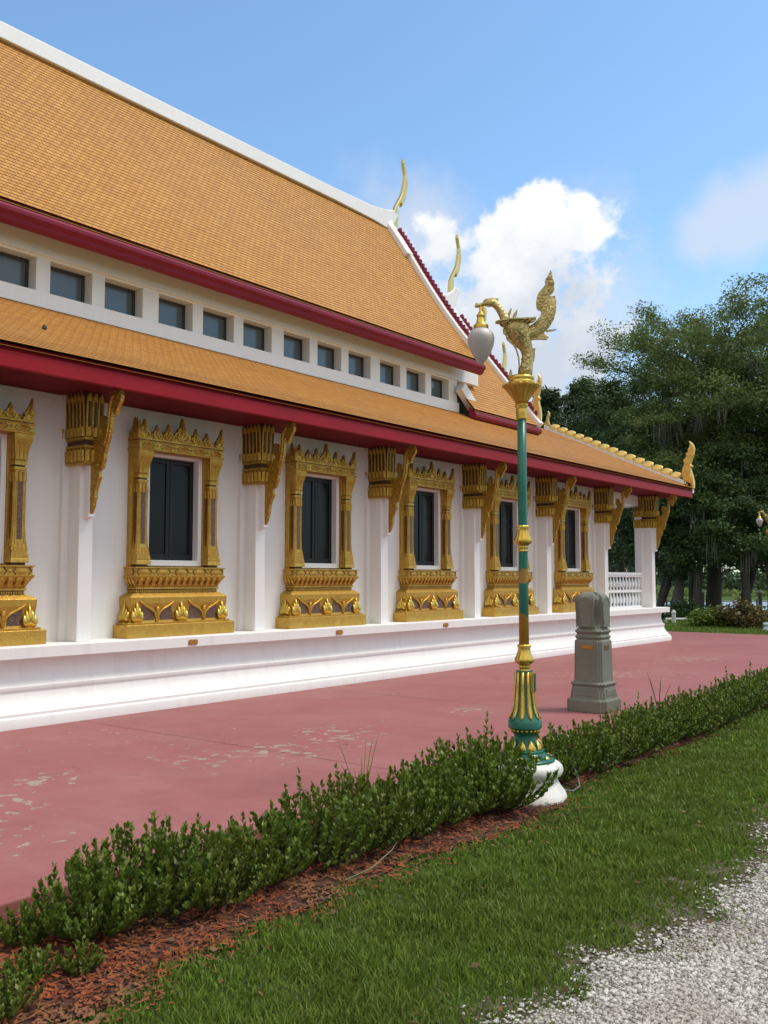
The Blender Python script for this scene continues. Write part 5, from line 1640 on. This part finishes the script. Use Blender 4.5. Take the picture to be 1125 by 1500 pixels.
# ================================================================== SKY, SUN, CAMERA
w = bpy.data.worlds.new('World'); sc.world = w; w.use_nodes = True
nt = w.node_tree; bg = nt.nodes['Background']
SAZ = Vector((.62, -.785, 0)).normalized(); SEL = math.radians(62)
sky = nt.nodes.new('ShaderNodeTexSky'); sky.sky_type = 'NISHITA'; sky.sun_disc = False
sky.sun_elevation = SEL; sky.sun_rotation = math.atan2(SAZ.x, SAZ.y)
sky.air_density = 1.0; sky.dust_density = .7; sky.ozone_density = 1.4; sky.altitude = 0
tc = nt.nodes.new('ShaderNodeTexCoord').outputs['Generated']
blobs = [(800,340,58,1),(850,332,42,1),(738,350,46,.95),(780,430,100,1),(845,430,62,.85),(850,510,80,.85),(648,352,50,.75),(705,470,85,.9),(770,540,115,.9),(880,560,65,.65),(1600,500,200,.6),(2000,500,300,.8)]
mx = None
for px, py, r, wt in blobs:
    c = pix_dir(px, py)
    vd = nt.nodes.new('ShaderNodeVectorMath'); vd.operation = 'DISTANCE'
    nt.links.new(tc, vd.inputs[0]); vd.inputs[1].default_value = c
    v = mth(nt, 'MULTIPLY_ADD', vd.outputs['Value'], -wt*1.0/(r/F*1.5), wt*1.0)
    mx = v if mx is None else mth(nt, 'SMOOTH_MAX', mx, v, .12)
# unseen cloud bank added behind the camera and overhead to whiten the fill light
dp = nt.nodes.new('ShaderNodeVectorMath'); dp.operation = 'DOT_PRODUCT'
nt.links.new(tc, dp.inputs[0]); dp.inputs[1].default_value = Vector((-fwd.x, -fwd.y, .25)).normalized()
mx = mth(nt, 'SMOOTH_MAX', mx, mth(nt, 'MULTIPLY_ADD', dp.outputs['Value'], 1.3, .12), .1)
n1 = noise(nt, tc, 13, 10, .62, .12); n2 = noise(nt, tc, 38, 8, .62, .2); n3 = noise(nt, tc, 5, 6, .6, .2)
nsum = mth(nt, 'ADD', mth(nt, 'MULTIPLY', mth(nt, 'SUBTRACT', n1, .5), 1.5), mth(nt, 'MULTIPLY', mth(nt, 'SUBTRACT', n2, .5), .8))
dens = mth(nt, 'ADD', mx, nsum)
cov = nt.nodes.new('ShaderNodeMapRange'); cov.interpolation_type = 'SMOOTHSTEP'
cov.inputs['From Min'].default_value = .20; cov.inputs['From Max'].default_value = .54
nt.links.new(dens, cov.inputs['Value'])
# lit tops, greyer undersides: light falls from the sun side, so sample the noise a step towards it
sh = mth(nt, 'ADD', mth(nt, 'MULTIPLY', mth(nt, 'SUBTRACT', dens, .42), -.30), mth(nt, 'MULTIPLY', mth(nt, 'SUBTRACT', n1, .5), 2.2))
sep = nt.nodes.new('ShaderNodeSeparateXYZ'); nt.links.new(tc, sep.inputs[0])
shd = mth(nt, 'ADD', mth(nt, 'ADD', sh, .45), mth(nt, 'MULTIPLY', mth(nt, 'SUBTRACT', sep.outputs[2], .29), 6.0), clamp=True)
ccol = mix_col(nt, shd, (3.35, 3.65, 4.15), (5.6, 5.6, 5.5))
skyc = mix_col(nt, 1.0, sky.outputs[0], (.96, 1.14, 1.18), 'MULTIPLY')
m2 = None
for px, py, r, wt in ((1075,322,52,1.5),(1030,345,40,1.3),(1125,300,55,1.5),(1180,275,60,1.5),(548,270,60,.55),(615,345,85,1.2),(905,450,90,.8),(640,560,170,.9),(1000,620,170,.7),(860,300,60,.5)):
    vd = nt.nodes.new('ShaderNodeVectorMath'); vd.operation = 'DISTANCE'
    nt.links.new(tc, vd.inputs[0]); vd.inputs[1].default_value = pix_dir(px, py)
    v = mth(nt, 'MULTIPLY_ADD', vd.outputs['Value'], -wt/(r/F*1.5), wt)
    m2 = v if m2 is None else mth(nt, 'SMOOTH_MAX', m2, v, .12)
cov2 = nt.nodes.new('ShaderNodeMapRange'); cov2.interpolation_type = 'SMOOTHSTEP'
cov2.inputs['From Min'].default_value = .05; cov2.inputs['From Max'].default_value = .95
nt.links.new(mth(nt, 'ADD', m2, mth(nt, 'MULTIPLY', nsum, .55)), cov2.inputs['Value'])
skyc = mix_col(nt, mth(nt, 'MULTIPLY', cov2.outputs[0], .62), skyc, (4.0, 4.15, 4.45))
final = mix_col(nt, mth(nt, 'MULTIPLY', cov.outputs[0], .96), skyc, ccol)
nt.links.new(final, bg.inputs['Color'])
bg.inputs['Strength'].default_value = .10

sd = bpy.data.lights.new('sun', 'SUN'); sd.energy = 1.25; sd.angle = math.radians(15); sd.color = (1, .93, .82)
so = bpy.data.objects.new('sun', sd); COL.objects.link(so)
to_sun = Vector((SAZ.x*math.cos(SEL), SAZ.y*math.cos(SEL), math.sin(SEL)))
so.rotation_euler = to_sun.to_track_quat('Z', 'Y').to_euler(); so.location = (8, -10, 20)

cd = bpy.data.cameras.new('camera'); cam = bpy.data.objects.new('camera', cd); COL.objects.link(cam)
cd.sensor_fit = 'VERTICAL'; cd.sensor_height = 36; cd.sensor_width = 27; cd.lens = F/Hh*36
cd.clip_start = .05; cd.clip_end = 6000
Rm = Matrix((rgt, upv, -fwd)).transposed()
cam.matrix_world = Matrix.Translation(CAM) @ Rm.to_4x4()
sc.camera = cam
sc.view_settings.view_transform = 'Standard'; sc.view_settings.look = 'None'
sc.view_settings.exposure = 0.95; sc.view_settings.gamma = 1.0; sc.view_settings.use_curve_mapping = False
sc.cycles.max_bounces = 8; sc.cycles.transparent_max_bounces = 8
